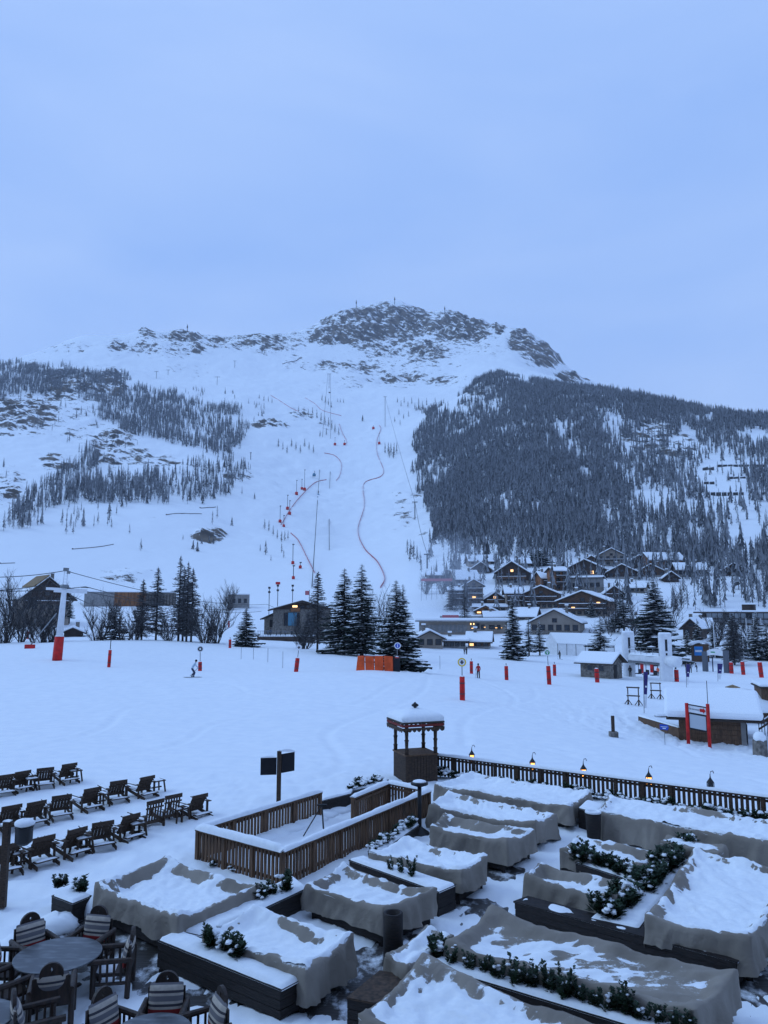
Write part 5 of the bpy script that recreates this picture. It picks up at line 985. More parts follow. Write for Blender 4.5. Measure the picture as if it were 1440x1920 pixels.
def roofblk(x0,x1,y0,y1,zr_,ze_,th): 
    ym=(y0+y1)/2; vs=[(x,y,z) for x in (x0,x1) for y,z in ((y0,ze_),(ym,zr_),(y1,ze_),(y1,ze_+th),(ym,zr_+th),(y0,ze_+th))]; return MB().add(vs,[(0,1,4,5),(1,2,3,4),(6,11,10,7),(7,10,9,8),(0,5,11,6),(5,4,10,11),(4,3,9,10),(3,2,8,9),(2,1,7,8),(1,0,6,7)])
roofblk(-.9,W+1.2,-.8,dp+.8,zr,hw-.25,.12).build('roof',M['roof'],t); o=roofblk(-1.0,W+1.15,-.9,dp+.9,zr+.125,hw-.12,.55).build('roof_snow',M['snowcap'],t,bevel=.22)
for i in range(7): x=W*(.9+.0)+.1; MB().box(W+.1+.0,W+.14,.3+i*.16,.36+i*.16,-.9,1.2).build('slat',M['dwood'],t)
MB().tube([(W*.45,-.3,hw),(W*.45,-.3,hw+2.6)],.025,5).build('aerial',M['dark'],t)
a2=D(1199,1362,65); d2=a-a2; L_=Vector((d2.x,d2.y)).length; t=thing('timber_parapet','low timber parapet with snow on top running left from the timber hut','wall',a2,math.atan2(d2.y,d2.x)); MB().box(0,L_,-.08,.08,-1,.85).build('boards',M['woodx'],t); snowline('snow_cap',[(0,0,.85),(L_,0,.85+.0)],.14,.12,7,t)
t=thing('timber_parapet','second timber parapet with snow behind the first, rising towards the hut','wall',D(1228,1345,68),math.atan2(1.3,6)); MB().box(0,4.2,-.08,.08,-1.5,.1).build('boards',M['woodx'],t); snowline('snow_cap',[(0,0,.1),(4.2,0,.1)],.2,.25,8,t)
p=D(1262,1324,67); t=thing('leaning_poles','bundle of dark poles leaning on the left end of the hut roof','poles',p)
for k in range(4): MB().tube([(-.4+.05*k,.03*k,-.8),(.45+.04*k,.2,1.0-.12*k)],.04,5).build('pole',M['dark'],t)
p=D(1375,1312,70); t=thing('snowy_parasol','large parasol weighed down by snow, its brown peak showing behind the hut','parasol',p); R1=4.6
MB().tube([(0,0,-3),(0,0,1.3)],.08,6).build('pole',M['wood'],t); MB().lathe([(R1,-.5),(R1*.5,.45),(.9,1.0),(.02,1.32)],8).build('canopy',M['straw'],t); MB().lathe([(R1*1.03,-.55),(R1*1.02,-.2),(R1*.55,.62),(R1*.24,1.02),(R1*.17,1.08)],24).build('snow_layer',M['snowcap'],t,True)
p=D(1433,1309,67); t=thing('brown_shed','brown wooden shed with snow on its roof at the right edge','shed',p,R(-15)); MB().box(-.2,4,0,3,-2.5,.85).build('walls',M['woodx'],t); q=MB(); q.box(-.4,4.4,-.5,3.4,.853,.95); q.build('roof',M['roof'],t); q=MB(); q.box(-.4,4.4,-.5,3.4,.953,1.25); q.build('roof_snow',M['snowcap'],t,bevel=.15)
p0,p1=D(1424,1380,59),D(1480,1345,60); t=thing('stair_rail','wooden stair railing climbing to the right at the edge of the hut','railing',p0,0); d=p1-p0
for z in (0,.45): MB().tube([(0,0,z+.5),(d.x,d.y,d.z+z+.5)],.07,6).build('rail',M['wood'],t)
q=MB()
for k in range(12): e=d*(k/11); q.tube([(e.x,e.y,e.z-.4),(e.x,e.y,e.z+.95)],.03,5)
q.build('balusters',M['wood'],t); snowline('snow_cap',[(0,0,1.0),(d.x,d.y,d.z+1.0)],.08,.06,2,t)
p=G(1426,1417); s=msz(p); t=thing('stone_pillar','rough stone pillar with a round cap of snow at the right edge','pillar',p,R(20)); q=MB(); h_=29*s; r=10*s
q.prism([(-r,-r),(r,-r),(r,r),(-r,r)],-.6,h_,0,.08); q.build('shaft',M['stone'],t,bevel=.04); MB().ball((0,0,h_+.15),r*1.15,n=12,sc=(1,1,.95),seed=4,rough=.07).build('snow_cap',M['snowcap'],t,True)
# ---------------------------------------------------------------- buildings
M['lit2']=mat('dim_lit_window',(1,.55,.22),.5,emit=1.7)
def Dg(px,py,Y): return D(px,py,min(Y,GM(px,py,150).y+.5))
def house(label,xl,xr,yb,ye,yr,Y,mode='gable',dp=10,yaw=0,wm='chal',bm=None,win=(3,2),lit=(),bal=1,chim=1,over=.9,snow=.55,name='chalet',cat='chalet',bh=0):
    p=Dg((xl+xr)/2,yb,Y); s=msz(p); W=(xr-xl)*s; he=(yb-ye)*s; hr=(yb-yr)*s; t=thing(name,label,cat,p,yaw_to_cam(p)+R(yaw)); w2=W/2; g0=min(0,gz(p.x,p.y)-p.z)-3
    q=MB()
    if mode=='gable': q.add([(-w2,0,g0),(w2,0,g0),(w2,dp,g0),(-w2,dp,g0),(-w2,0,he),(w2,0,he),(w2,dp,he),(-w2,dp,he),(0,0,hr),(0,dp,hr)],[(0,1,5,8,4),(1,2,6,5),(2,3,7,9,6),(3,0,4,7)])
    else: q.add([(-w2,0,g0),(w2,0,g0),(w2,dp,g0),(-w2,dp,g0),(-w2,0,he),(w2,0,he),(w2,dp,he),(-w2,dp,he),(-w2,dp/2,hr),(w2,dp/2,hr)],[(0,1,5,4),(1,2,6,9,5),(2,3,7,6),(3,0,4,8,7)])
    q.build('wall',M[wm],t)
    if bm: MB().box(-w2-.06,w2+.06,-.06,dp*.9,g0,he*(bh or .35)).build('stone_base',M[bm],t)
    def rf(z0,th,ov):
        q=MB()
        if mode=='gable':
            k=(hr-he)/w2; pr=[(-w2-ov,he-k*ov),(0,hr),(w2+ov,he-k*ov)]; vs=[(x,y,z+z0+d) for y in (-ov*1.2,dp+ov) for d in (0,th) for x,z in pr]
        else:
            k=(hr-he)/(dp/2); pr=[(-ov,he-k*ov),(dp/2,hr),(dp+ov,he-k*ov)]; vs=[(x,y,z+z0+d) for x in (-w2-ov,w2+ov) for d in (0,th) for y,z in pr]
        q.add(vs,[(0,1,4,3),(1,2,5,4),(6,9,10,7),(7,10,11,8),(0,6,7,1),(1,7,8,2),(3,4,10,9),(4,5,11,10),(0,3,9,6),(2,8,11,5)]); return q
    rf(.02,.22,over).build('roof',M['roof'],t); rf(.245,snow,over*.93).build('roof_snow',M['snowcap'],t,bevel=.15)
    nx,ny=win; fh_=he/max(1,ny); ml=M['lit2']
    for j in range(ny):
        for i in range(nx):
            x=-w2+W*(i+.5)/nx; z=fh_*(j+.38); ww=min(.75,W/nx*.28); f=MB().box(x-ww-.12,x+ww+.12,-.12,-.005,z-.1,z+min(1.5,fh_*.5)+.1).build('window',M['roof'],t)
            MB().box(x-ww,x+ww,-.15,-.123,z,z+min(1.5,fh_*.5)).build('pane',ml if (i,j) in lit else M['glass'],f)
    if mode=='gable' and hr-he>1.6: f=MB().box(-.7,.7,-.12,-.005,he+.1,he+min(1.3,(hr-he)*.5)).build('window',M['roof'],t); MB().box(-.6,.6,-.15,-.123,he+.2,he+min(1.2,(hr-he)*.45)).build('pane',ml if 'g' in lit else M['glass'],f)
    for j in range(1,ny if bal else 0):
        z=fh_*j+.05; MB().box(-w2*.92,w2*.92,-1.3,-.16,z-.12,z).box(-w2*.92,w2*.92,-1.3,-1.2,z,z+.85).build('balcony',M['chal3' if wm!='chal3' else 'chal'],t); MB().box(-w2*.92,w2*.92,-1.32,-1.18,z+.853,z+1.02).build('balcony_snow',M['snowcap'],t)
    if chim: x=w2*.4*(1 if xl%2 else -1); f=MB().box(x-.4,x+.4,dp*.4,dp*.4+.8,hr-1.2,hr+1.5).build('chimney',M['stone'],t); MB().box(x-.5,x+.5,dp*.4-.1,dp*.4+.9,hr+1.503,hr+1.9).build('chimney_snow',M['snowcap'],f)
    return t
HS=[('uppermost snow roofed chalet at the left end of the hillside village',880,930,1060,1052,1041,440,'side',9,12,'rend',None,(4,1)),
 ('chalet with a low front gable just below the uppermost one',884,920,1076,1067,1055,425,'gable',8,-5,'chal3','grey',(3,1)),
 ('pale chalet with a wide snow roof seen side on above the tall gabled house',853,900,1096,1086,1070,395,'side',10,20,'rend','grey',(4,1)),
 ('tall narrow gabled house with stacked balconies at the left of the village',872,906,1136,1098,1088,345,'gable',9,4,'rend','stone',(3,4)),
 ('grey flat annex left of the tall narrow gabled house',843,871,1136,1108,1103,346,'side',9,4,'rend','grey',(3,3)),
 ('big dark double gabled chalet in the middle of the upper row',931,990,1097,1073,1054,400,'gable',11,-8,'chal3','grey',(4,2)),
 ('chalet whose snow roof shows just behind the big double gabled one',962,995,1064,1056,1047,445,'side',8,15,'chal','grey',(3,1)),
 ('small bright orange timber house with a hipped snow roof',1016,1040,1102,1084,1073,380,'side',8,25,'chal2','chal',(2,2)),
 ('taller orange timber block right beside the small orange house',1040,1066,1108,1071,1064,385,'side',8,25,'chal2','chal',(2,3)),
 ('large dark chalet with a broad gable right of the orange block',1064,1130,1083,1066,1050,395,'gable',12,-10,'chal3','grey',(5,1)),
 ('grey concrete block with columns under the large dark chalet',1062,1126,1110,1084,1082,375,'side',8,-10,'grey','stone',(6,1)),
 ('grey chalet standing highest of all above the broad gable',1122,1172,1062,1042,1029,450,'gable',10,10,'rend','grey',(4,2)),
 ('low gabled chalet half hidden by trees below the highest one',1140,1194,1086,1073,1059,400,'gable',10,-4,'chal3','grey',(4,1)),
 ('brown chalet left of the big side on chalet in the upper right row',1178,1220,1066,1055,1042,430,'gable',9,14,'chal','chal3',(3,1)),
 ('big warm brown chalet with wide snow roof in the upper right row',1219,1285,1068,1050,1036,425,'side',13,24,'chal2','chal',(5,1)),
 ('low gable tucked under the big warm brown chalet',1197,1246,1082,1072,1059,395,'gable',9,-6,'chal','grey',(4,1)),
 ('dark chalet at the right end of the upper row split by a tree',1271,1327,1082,1068,1056,405,'side',9,16,'chal3','grey',(4,1)),
 ('lone small gabled chalet in the woods at the far right',1357,1396,1080,1069,1057,420,'gable',9,6,'chal','chal3',(3,1)),
 ('long apartment chalet with a wide flat gable in the middle row',983,1047,1142,1114,1100,335,'gable',14,-6,'chal','rend',(6,3)),
 ('largest apartment chalet at the right of the middle row',1046,1140,1155,1128,1110,315,'gable',16,-12,'chal','rend',(8,3)),
 ('small chalet at the left of the middle row below the big double gable',911,946,1135,1123,1112,340,'gable',8,8,'chal3','rend',(3,2)),
 ('square apartment chalet between the small chalet and the long one',950,985,1140,1113,1103,336,'side',9,6,'rend','rend',(4,3)),
 ('broad low roofed building with a wide snowy gable behind the lone spruce',995,1086,1190,1168,1145,255,'gable',14,-8,'rend','stone',(6,1)),
 ('little chalet with a lit eave above the long low building',892,930,1152,1146,1137,300,'gable',7,-4,'chal2',None,(3,1)),
 ('tiny snow roofed cabin beside the little lit chalet',910,948,1163,1157,1149,285,'side',6,6,'chal2',None,(4,1)),
 ('snow roofed chalet between the cabin and the broad low building',955,1003,1163,1156,1142,290,'side',9,-12,'rend',None,(3,1)),
 ('gabled grey chalet bearing a pale shield emblem at the edge of the field',782,830,1216,1197,1185,215,'gable',9,4,'rend',None,(3,1)),
 ('low shop front with a thin white roof right of the shield chalet',832,873,1216,1203,1199,217,'side',6,2,'grey',None,(4,1)),
 ('small cabin with a broad snow roof beside the red van',878,917,1216,1203,1190,212,'side',7,-4,'chal','grey',(3,1)),
 ('dark gabled barn among the trees right of the tall spruce',1282,1312,1200,1176,1162,230,'gable',8,-14,'chal3',None,(2,1)),
 ('snow roofed shed between the barn and the long balcony hotel',1312,1335,1190,1176,1163,235,'side',7,10,'chal3',None,(2,1)),
 ('low stone building half buried between the largest chalet and the tall spruce',1155,1206,1172,1162,1157,255,'side',8,-6,'chal3','stone',(5,1)),
 ('dark roof with a red eave at the foot of the left lift pylon',121,152,1192,1186,1179,180,'gable',6,-4,'chal3',None,(3,0))]
HS+=[('long grey flat annex farthest left on the hillside beside the piste',803,858,1090,1079,1074,400,'side',8,6,'grey','stone',(5,1)),('flat roofed row under the square apartment chalet',889,948,1147,1139,1135,300,'side',8,0,'rend','grey',(6,1)),('small brown chalet squeezed under the highest chalet',1096,1122,1060,1051,1043,445,'gable',8,6,'chal',None,(2,1)),('brown gabled chalet just below the small orange house',1000,1032,1096,1086,1074,385,'gable',8,-8,'chal2','rend',(3,1)),('dark chalet at the right end of the middle row behind the largest one',1136,1168,1124,1112,1100,335,'gable',9,8,'chal','grey',(3,2)),('pale chalet low on the slope right of the dark middle row chalet',1172,1208,1112,1102,1092,340,'side',8,-10,'rend','stone',(4,1)),('little snow roofed chalet between the two upper right rows',1246,1272,1092,1083,1073,388,'gable',7,10,'chal3',None,(2,1))]
LIT={3:((1,1),),5:('g',),23:((0,0),(2,0)),24:((1,0),),20:('g',),19:((2,1),(6,2)),28:((0,0),),9:((3,0),)}
for i,h in enumerate(HS): house(*h,lit=LIT.get(i,()),snow=.5,bal=1 if h[12][1]>1 else 0)
# shield
p=D(806,1200,214.3); s=msz(p); t=thing('shield_emblem','pale shield emblem hanging on the grey gable','emblem',p,yaw_to_cam(p)); 
o=[(-5,7),(5,7),(5,-1),(3,-5),(0,-9),(-3,-5),(-5,-1)]; MB().add([(x*s,y,z*s) for y in (-.05,.05) for x,z in o],[tuple(range(7)),tuple(range(7,14))[::-1]]+[(i,i+7,(i+1)%7+7,(i+1)%7) for i in range(7)]).build('field',M['greyj'],t)
q=MB()
for i in range(7): a_,b_=o[i],o[(i+1)%7]; q.tube([(a_[0]*s,-.08,a_[1]*s),(b_[0]*s,-.08,b_[1]*s)],.13,5)
q.tube([(0,-.08,4*s),(0,-.08,-2*s)],.14,5); q.tube([(-2*s,-.08,3*s),(0,-.08,-2*s),(2*s,-.08,3*s)],.13,5); q.build('outline',M['white'],t)
# red van with headlights
p=G(893,1214,150); s=msz(p); t=thing('van','red van with its headlights on beside the small snow roofed cabin','van',D(893,1215,200),yaw_to_cam(p)+R(12)); 
MB().box(-1.0,1.0,0,4.6,.35,2.1).build('body',M['red'],t,bevel=.15); MB().box(-.85,.85,-.02,.3,1.25,1.95).build('windscreen',M['glass'],t); MB().box(-.95,.95,-.05,4.4,2.103,2.3).build('roof_snow',M['snowcap'],t,bevel=.06)
for sx in (-1,1):
    q=MB(); q.lathe([(.25,-.04),(.25,.04)],12); o=q.build('headlight',M['flame'],t); o.location=(sx*.68-.9*0,-.06,.8); o.rotation_euler=(R(90),0,0)
    for y in (.9,3.7): o=MB().lathe([(.33,-.12),(.33,.12)],14).build('wheel',M['black'],t); o.location=(sx*.95,y,.33); o.rotation_euler=(0,R(90),0)
# long low building with lit windows
p=Dg(868,1190,268); s=msz(p); W=165*s; t=thing('long_building','long low flat roofed lift building with a few lit windows','building',p,yaw_to_cam(p)+R(-3)); he=24*s
MB().box(-W/2,W/2,0,12,-4,he).build('wall',M['rend'],t); MB().box(-W/2-1,W/2+1,-2.2,13,he+.003,he+.35).build('roof',M['grey'],t); MB().box(-W/2-1,W/2+1,-2.2,13,he+.353,he+1.1).build('roof_snow',M['snowcap'],t,bevel=.2)
MB().box(-W/2,W*.05,-.1,-.003,he*.2,he*.75).build('glass_band',M['grey'],t)
for i in range(9): x=-W*.36+i*W*.045; MB().box(x-.12,x+.12,-.2,-.103,he*.15,he*.8).build('mullion',M['metal'],t)
for u,v,ww,wh,m_ in [(883,1170,2.2,3,'lit'),(888.5,1170,2.2,3,'lit'),(886,1178,4,1.4,'lit2'),(909,1176,3,1.2,'lit2'),(930,1177,4,1.2,'lit2'),(940,1177,2,1,'lit2'),(896,1174,5,9,'black'),(905,1176,5,8,'black'),(922,1176,9,7,'black'),(935,1176,5,7,'black')]:
    x=(u-868)*s; z=(1190-v)*s; w_=ww*s/2; h_=wh*s/2; f=MB().box(x-w_-.1,x+w_+.1,-.3 if m_!='black' else -.14,-.1 if m_!='black' else -.02,z-h_-.1,z+h_+.1).build('window',M['roof'],t); MB().box(x-w_,x+w_,-.36 if m_!='black' else -.2,-.303 if m_!='black' else -.143,z-h_,z+h_).build('pane',M[m_ if m_!='black' else 'glass'],f)
# upper terrace rail with red barriers
p=Dg(880,1160,282); s=msz(p); t=thing('barrier_fence','red and grey barrier fence along the roof terrace above the long low building','fence',p,yaw_to_cam(p)); W=110*s
MB().box(-W/2,W/2,0,.2,-3,.9).build('wall',M['grey'],t); MB().box(-W*.46,-W*.18,-.08,-.01,.2,1.3).build('red_panel',M['net'],t); MB().box(-W/2,W/2,0,.2,.903,1.2).build('snow_cap',M['snowcap'],t)
p=Dg(819,1119,320); s=msz(p); t=thing('finish_net','faded red topped net standing at the foot of the piste','net',p,yaw_to_cam(p)); W=58*s; h_=34*s
MB().box(-W/2,W/2,0,.1,h_*.86,h_).build('top_band',M['net'],t)
for i in range(7): x=-W/2+W*i/6; MB().box(x-.07,x+.07,.0,.12,-3,h_*.855).build('post',M['metal'],t)
q=MB(); [q.box(-W/2,W/2,.03,.07,h_*f,h_*f+.08) for f in (.15,.3,.45,.6,.75)]; q.build('cords',M['metal'],t)
# right hand long hotel with dark colonnade
p=Dg(1395,1172,290); s=msz(p); W=150*s; t=thing('balcony_hotel','long dark hotel with flat snowy roof and rows of pale windows at the right','hotel',p,yaw_to_cam(p)+R(-5)); he=22*s
MB().box(-W/2,W/2,0,12,-8,he).build('wall',M['chal3'],t); MB().box(-W/2-2,W/2+1,-2,13,he+.003,he+.4).build('roof',M['roof'],t); MB().box(-W/2-2,W/2+1,-2,13,he+.403,he+.95).build('roof_snow',M['snowcap'],t,bevel=.15); MB().box(-W*.02,W*.12,2,9,he+.955,he+2.8).build('roof_hut',M['chal3'],t); MB().box(-W*.05,W*.15,1,10,he+2.803,he+3.3).build('roof_hut_snow',M['snowcap'],t)
for j in range(2):
    for i in range(13): x=-W*.40+i*W*.066; MB().box(x-.75,x+.75,-.1,-.003,he*(.16+.4*j),he*(.16+.4*j)+1.7).build('window',M['pane'] if (i*7+j*3)%4 else M['glass'],t)
for j in range(2): MB().box(-W/2,W/2,-1.4,-.12,he*(.06+.41*j),he*(.06+.41*j)+.3).build('balcony',M['chal3'],t)
# ---- left: pale concrete hall, chalet with thatch brown roof, small block, gabled lodge
p=Dg(245,1137,335); s=msz(p); W=164*s; t=thing('concrete_hall','long flat pale concrete hall with a rusty brown middle section','building',p,yaw_to_cam(p)); he=26*s
M['rust']=mat('rusty_cladding',(.20,.085,.035),.8,var=.35,scale=.6,stretch=(6,6,.4))
MB().box(-W/2,-W*.18,0,14,-6,he).build('concrete_wing',M['grey'],t); MB().box(-W*.18+.003,W*.16,-.15,14,-6,he+.1).build('rusty_block',M['rust'],t); MB().box(W*.16+.003,W/2,0,14,-6,he-.2).build('slatted_wing',M['stone'],t)
for i in range(9): x=W*.19+i*W*.034; MB().box(x-.15,x+.15,-.2,-.003,-1,he-.6).build('fin',M['roof'],t)
MB().box(-W/2-.2,W/2+.2,-.2,14.2,he+.105,he+.5).build('roof_snow',M['snowcap'],t)
p=Dg(448,1138,300); s=msz(p); t=thing('concrete_block','small grey concrete block behind a bare tree on the bank','building',p,R(14)); MB().box(-4,4,0,6,-4,23*s).build('wall',M['grey'],t); MB().box(-4.1,4.1,-.1,6.1,23*s+.003,23*s+.4).build('roof_snow',M['snowcap'],t)
for i in range(3): MB().box(-2.6+i*2.2,-1.4+i*2.2,-.06,-.003,1.5,3.2).build('window',M['glass'],t)
t=house('big half timbered chalet with a brown cleared roof behind the left lift pylon',45,128,1148,1118,1084,215,'gable',12,14,'rend','rend',(6,2),(),1,1,1.6,.3,bh=.75)
p=Vector(t.location); s=msz(p); W=83*s; he=30*s; hr=64*s; q=MB(); n=15
for i in range(n): x=-W/2+W*(i+.5)/n; q.box(x-.12,x+.12,-.1,-.004,he*.76,he)
q.build('timber_frame',M['chal3'],t); MB().add([(-W/2,-.03,he*.78),(W/2,-.03,he*.78),(W/2,-.03,he),(0,-.03,hr-.2),(-W/2,-.03,he)],[(0,1,2,3,4)]).build('gable_boards',M['chal3'],t)
k=(hr-he)/(W/2); MB().add([(-W*.30,-1.7,hr-k*W*.30+.95),(0,-1.7,hr+.95),(0,13,hr+.95),(-W*.30,13,hr-k*W*.30+.95)]+[(-W*.30,-1.7,hr-k*W*.30+.56),(0,-1.7,hr+.56),(0,13,hr+.56),(-W*.30,13,hr-k*W*.30+.56)],[(0,1,2,3),(7,6,5,4),(0,4,5,1),(1,5,6,2),(2,6,7,3),(3,7,4,0)]).build('cleared_roof',M['straw'],t)
t=house('stone gabled lodge with blue glass doors and a lit attic window behind the bare larch',512,620,1176,1143,1128,195,'gable',13,0,'stone','stone',(0,0),(),0,0,1.3,.18,'lodge','lodge')
p=Vector(t.location); s=msz(p); M['bluegl']=mat('blue_glass',(.06,.20,.30),.25,spec=.6)
X_=lambda u:(u-566)*s; Z_=lambda v:(1176-v)*s
for u0,u1,v0,v1,m_,nm in [(540,556,1173,1149,'bluegl','glass_door'),(533,538.5,1173,1150,'glass','window'),(557,561,1173,1150,'glass','window'),(548,557,1139,1135.5,'lit','attic_window'),(545,562,1147,1140,'chal2','attic_panel')]:
    f=MB().box(X_(u0)-.12,X_(u1)+.12,-.16,-.02,Z_(v0)-.05,Z_(v1)+.1).build(nm,M['roof'],t); MB().box(X_(u0),X_(u1),-.24,-.163,Z_(v0),Z_(v1)).build('pane',M[m_],f)
MB().add([(-8.1,-.02,Z_(1143)),(8.1,-.02,Z_(1143)),(0,-.02,Z_(1129.5))],[(0,1,2)]).build('gable_boards',M['chal3'],t)
p=D(504,1176,200); s=msz(p); t=thing('lean_to','stone lean to with a sloping snowy roof at the left of the gabled lodge','shed',p,0); q=MB(); q.add([(-1.2,0,-2),(2.4,0,-2),(2.4,6,-2),(-1.2,6,-2),(-1.2,0,2.2),(2.4,0,3.8),(2.4,6,3.8),(-1.2,6,2.2)],[(0,1,5,4),(1,2,6,5),(2,3,7,6),(3,0,4,7)]); q.build('wall',M['stone'],t); q=MB(); q.add([(-2.2,-.8,1.9),(2.4,-.8,3.95),(2.4,6.5,3.95),(-2.2,6.5,1.9),(-2.2,-.8,2.15),(2.4,-.8,4.2),(2.4,6.5,4.2),(-2.2,6.5,2.15)],[(3,2,1,0),(4,5,6,7),(0,1,5,4),(1,2,6,5),(2,3,7,6),(3,0,4,7)]); q.build('roof',M['roof'],t); MB().box(.2,1.1,-.06,-.003,0,1.9).build('door',M['dwood'],t)
# lodge terrace with railing
p=D(528,1198,178); s=msz(p); t=thing('lodge_terrace','raised dark terrace with a long thin railing below the gabled lodge','terrace',p,0); W=92*s; MB().box(-W/2,W*.62,0,8,-1.5,.5).build('deck',M['chal3'],t); MB().box(-W/2,W*.62,.02,7.9,.503,.75).build('deck_snow',M['snowcap'],t)
q=MB()
for i in range(34): x=-W/2+W*1.12*i/33; q.box(x-.03,x+.03,-.05,-.003,.5,1.75)
q.build('railing',M['metal'],t); MB().box(-W/2,W*.62,-.08,.02,1.753,1.85).build('handrail',M['metal'],t)
for i,x in enumerate((502,507,519,526,535,547)): p=D(x,1194,180); person(['person in black at the left end of the lodge railing','person in blue standing second on the lodge terrace','person in black near the middle of the lodge terrace','person in grey on the lodge terrace','person in dark clothes sitting low by the lodge railing','person in black at the right of the lodge railing'][i],p,1.7 if i!=1 else 2.0,R(40*i),{'knee':.02},('navy' if i==1 else 'black' if i%2 else 'greyj','black'),False)
for x,yt,yb,rd,lb in ((504,1102,1150,0,'left of three slim floodlight masts behind the lodge'),(520,1098,1150,1,'middle floodlight mast with a red head behind the lodge'),(548,1098,1150,0,'right of three slim floodlight masts behind the lodge')):
    p=D(x,1160,240); s=msz(p); t=thing('floodlight_mast',lb,'mast',p); h_=(1160-yt)*s; MB().tube([(0,0,-4),(0,0,h_)],.11,6).build('pole',M['dark'],t)
    for f in (1,.86): MB().box(-.35,.35,-.2,.2,h_*f-.35,h_*f+.25).build('lamp_head',M['dark'],t)
    if rd: MB().box(-.7,.7,-.25,.25,h_+.3,h_+1.1).build('red_cover',M['red'],t,bevel=.1)
p=D(580,1112,240); t=thing('red_flag','small red flag hanging in front of the bare larch','flag',p); MB().tube([(0,0,-12),(0,0,1)],.08,5).build('pole',M['dark'],t); MB().box(-1.3,0,-.05,.05,-.6,.7).build('cloth',M['net'],t)
# ---------------------------------------------------------------- trees one can tell apart
def obj_from(name,V,T,mats,parent,mi=None): return link(name,npmesh(name,V,T,mats,False,mi),parent)
def spruce_mesh(h,rad,seed,snow=.5,base=.04,dens=1.,droop=.35,gap=.0,twin=0):
    r=np.random.RandomState(seed); V=[];Q=[];S=[];SQ=[]; o=0; so=0
    nb=int(430*dens)
    for k in range(nb):
        f=base+(1-base)*(k+r.rand())/nb; f=min(f,.985); a=r.uniform(0,6.283); L_=rad*((1-f)**.82)*r.uniform(.55,1.12)*(.86+.2*math.sin(a*2+seed)+.12*math.sin(f*23+a*3+seed*2))*(1-.25*max(0,(.12-f)/.12))+.05*rad
        if r.rand()<gap: L_*=.5
        z0=f*h; d=np.array([math.cos(a),math.sin(a)]); sd=np.array([-d[1],d[0]]); n=5; dr=droop*(1.1-.9*f)
        for i in range(n):
            u=(i+.6)/n; c=np.array([d[0]*L_*u,d[1]*L_*u,z0-L_*dr*u+.42*L_*dr*u*u*1.6]); w=L_*.26*(1.05-u*.6)*r.uniform(.7,1.3); l=L_*.30*r.uniform(.8,1.2)
            for s_ in (-1,1):
                e=c+np.array([d[0]*l*.7+s_*sd[0]*w,d[1]*l*.7+s_*sd[1]*w,-.30*w-r.uniform(0,.18)*l]); m=c+np.array([s_*sd[0]*w*.55-d[0]*l*.05,s_*sd[1]*w*.55-d[1]*l*.05,-.30*w]); t_=c+np.array([d[0]*l*.9,d[1]*l*.9,-.05*l])
                V+=[c,m,e,t_]; Q.append((o,o+1,o+2,o+3) if s_<0 else (o+3,o+2,o+1,o)); o+=4
            if r.rand()<snow*(.55+.5*u):
                ww=w*r.uniform(.55,1.0); ll=l*r.uniform(.7,1.2); b=c+np.array([0,0,.07*L_**.5]); 
                P4=[b+np.array([-d[0]*ll*.5,-d[1]*ll*.5,.0]),b+np.array([sd[0]*ww,sd[1]*ww,-.12*ww]),b+np.array([d[0]*ll*.7,d[1]*ll*.7,-.06*ll]),b-np.array([sd[0]*ww,sd[1]*ww,.12*ww]),b+np.array([0,0,.13*ww+.03])]
                S+=P4; SQ+=[(so,so+1,so+4),(so+1,so+2,so+4),(so+2,so+3,so+4),(so+3,so,so+4)]; so+=5
    return np.array(V),np.array(Q),np.array(S) if S else np.zeros((3,3)),np.array(SQ) if SQ else np.array([(0,1,2)])
def spruce(label,x,yb,yt,wpx,seed,snow=.5,Y=None,dens=1.,droop=.35,base=.05,sink=.2,gap=0):
    p=G(x,yb) if Y is None else D(x,yb,Y); s=msz(p); h=(yb-yt)*s*1.02; t=thing('spruce',label,'spruce tree',(p.x,p.y,p.z-sink)); V,Q,S,SQ=spruce_mesh(h,wpx*s/2,seed,snow,base,dens,droop,gap)
    T3=np.concatenate([Q[:,[0,1,2]],Q[:,[0,2,3]],SQ+len(V)]); obj_from('crown',np.concatenate([V,S]),T3,[M['needle'],M['snowcap']],t,[0]*(2*len(Q))+[1]*len(SQ)); MB().tube([(0,0,-1),(0,0,h*.5),(0,0,h)],[h*.018+.06,h*.012+.03,.02],8).build('trunk',M['bark'],t); return t
spruce('left of the two tall close spruces in the middle, very dense',645,1226,1066,92,1,.42,Y=122)
spruce('tallest spruce, right of the close pair in the middle',678,1228,1058,88,2,.38,Y=120)
spruce('broad twin topped spruce behind the orange crash mats',743,1259,1088,105,3,.5,Y=91,dens=1.15)
spruce('slimmer second top leaning out of the broad twin topped spruce',756,1258,1096,80,4,.5,Y=92,dens=.7)
spruce('lone symmetrical spruce right of centre in front of the chalets',963,1238,1117,66,5,.55,Y=138)
spruce('huge dark spruce with long drooping snowy branches behind the lift towers',1231,1252,1090,150,6,.8,Y=155,dens=.95,droop=.55,gap=.15)
spruce('thin snowy spruce between the stone hut and the left lift tower',1127,1236,1156,74,7,.7,Y=150,dens=.5,droop=.5,gap=.3)
spruce('rounded dark pine on the left beside the lodge terrace',461,1214,1138,54,8,.35,Y=136,dens=.9,droop=.2,base=.02)
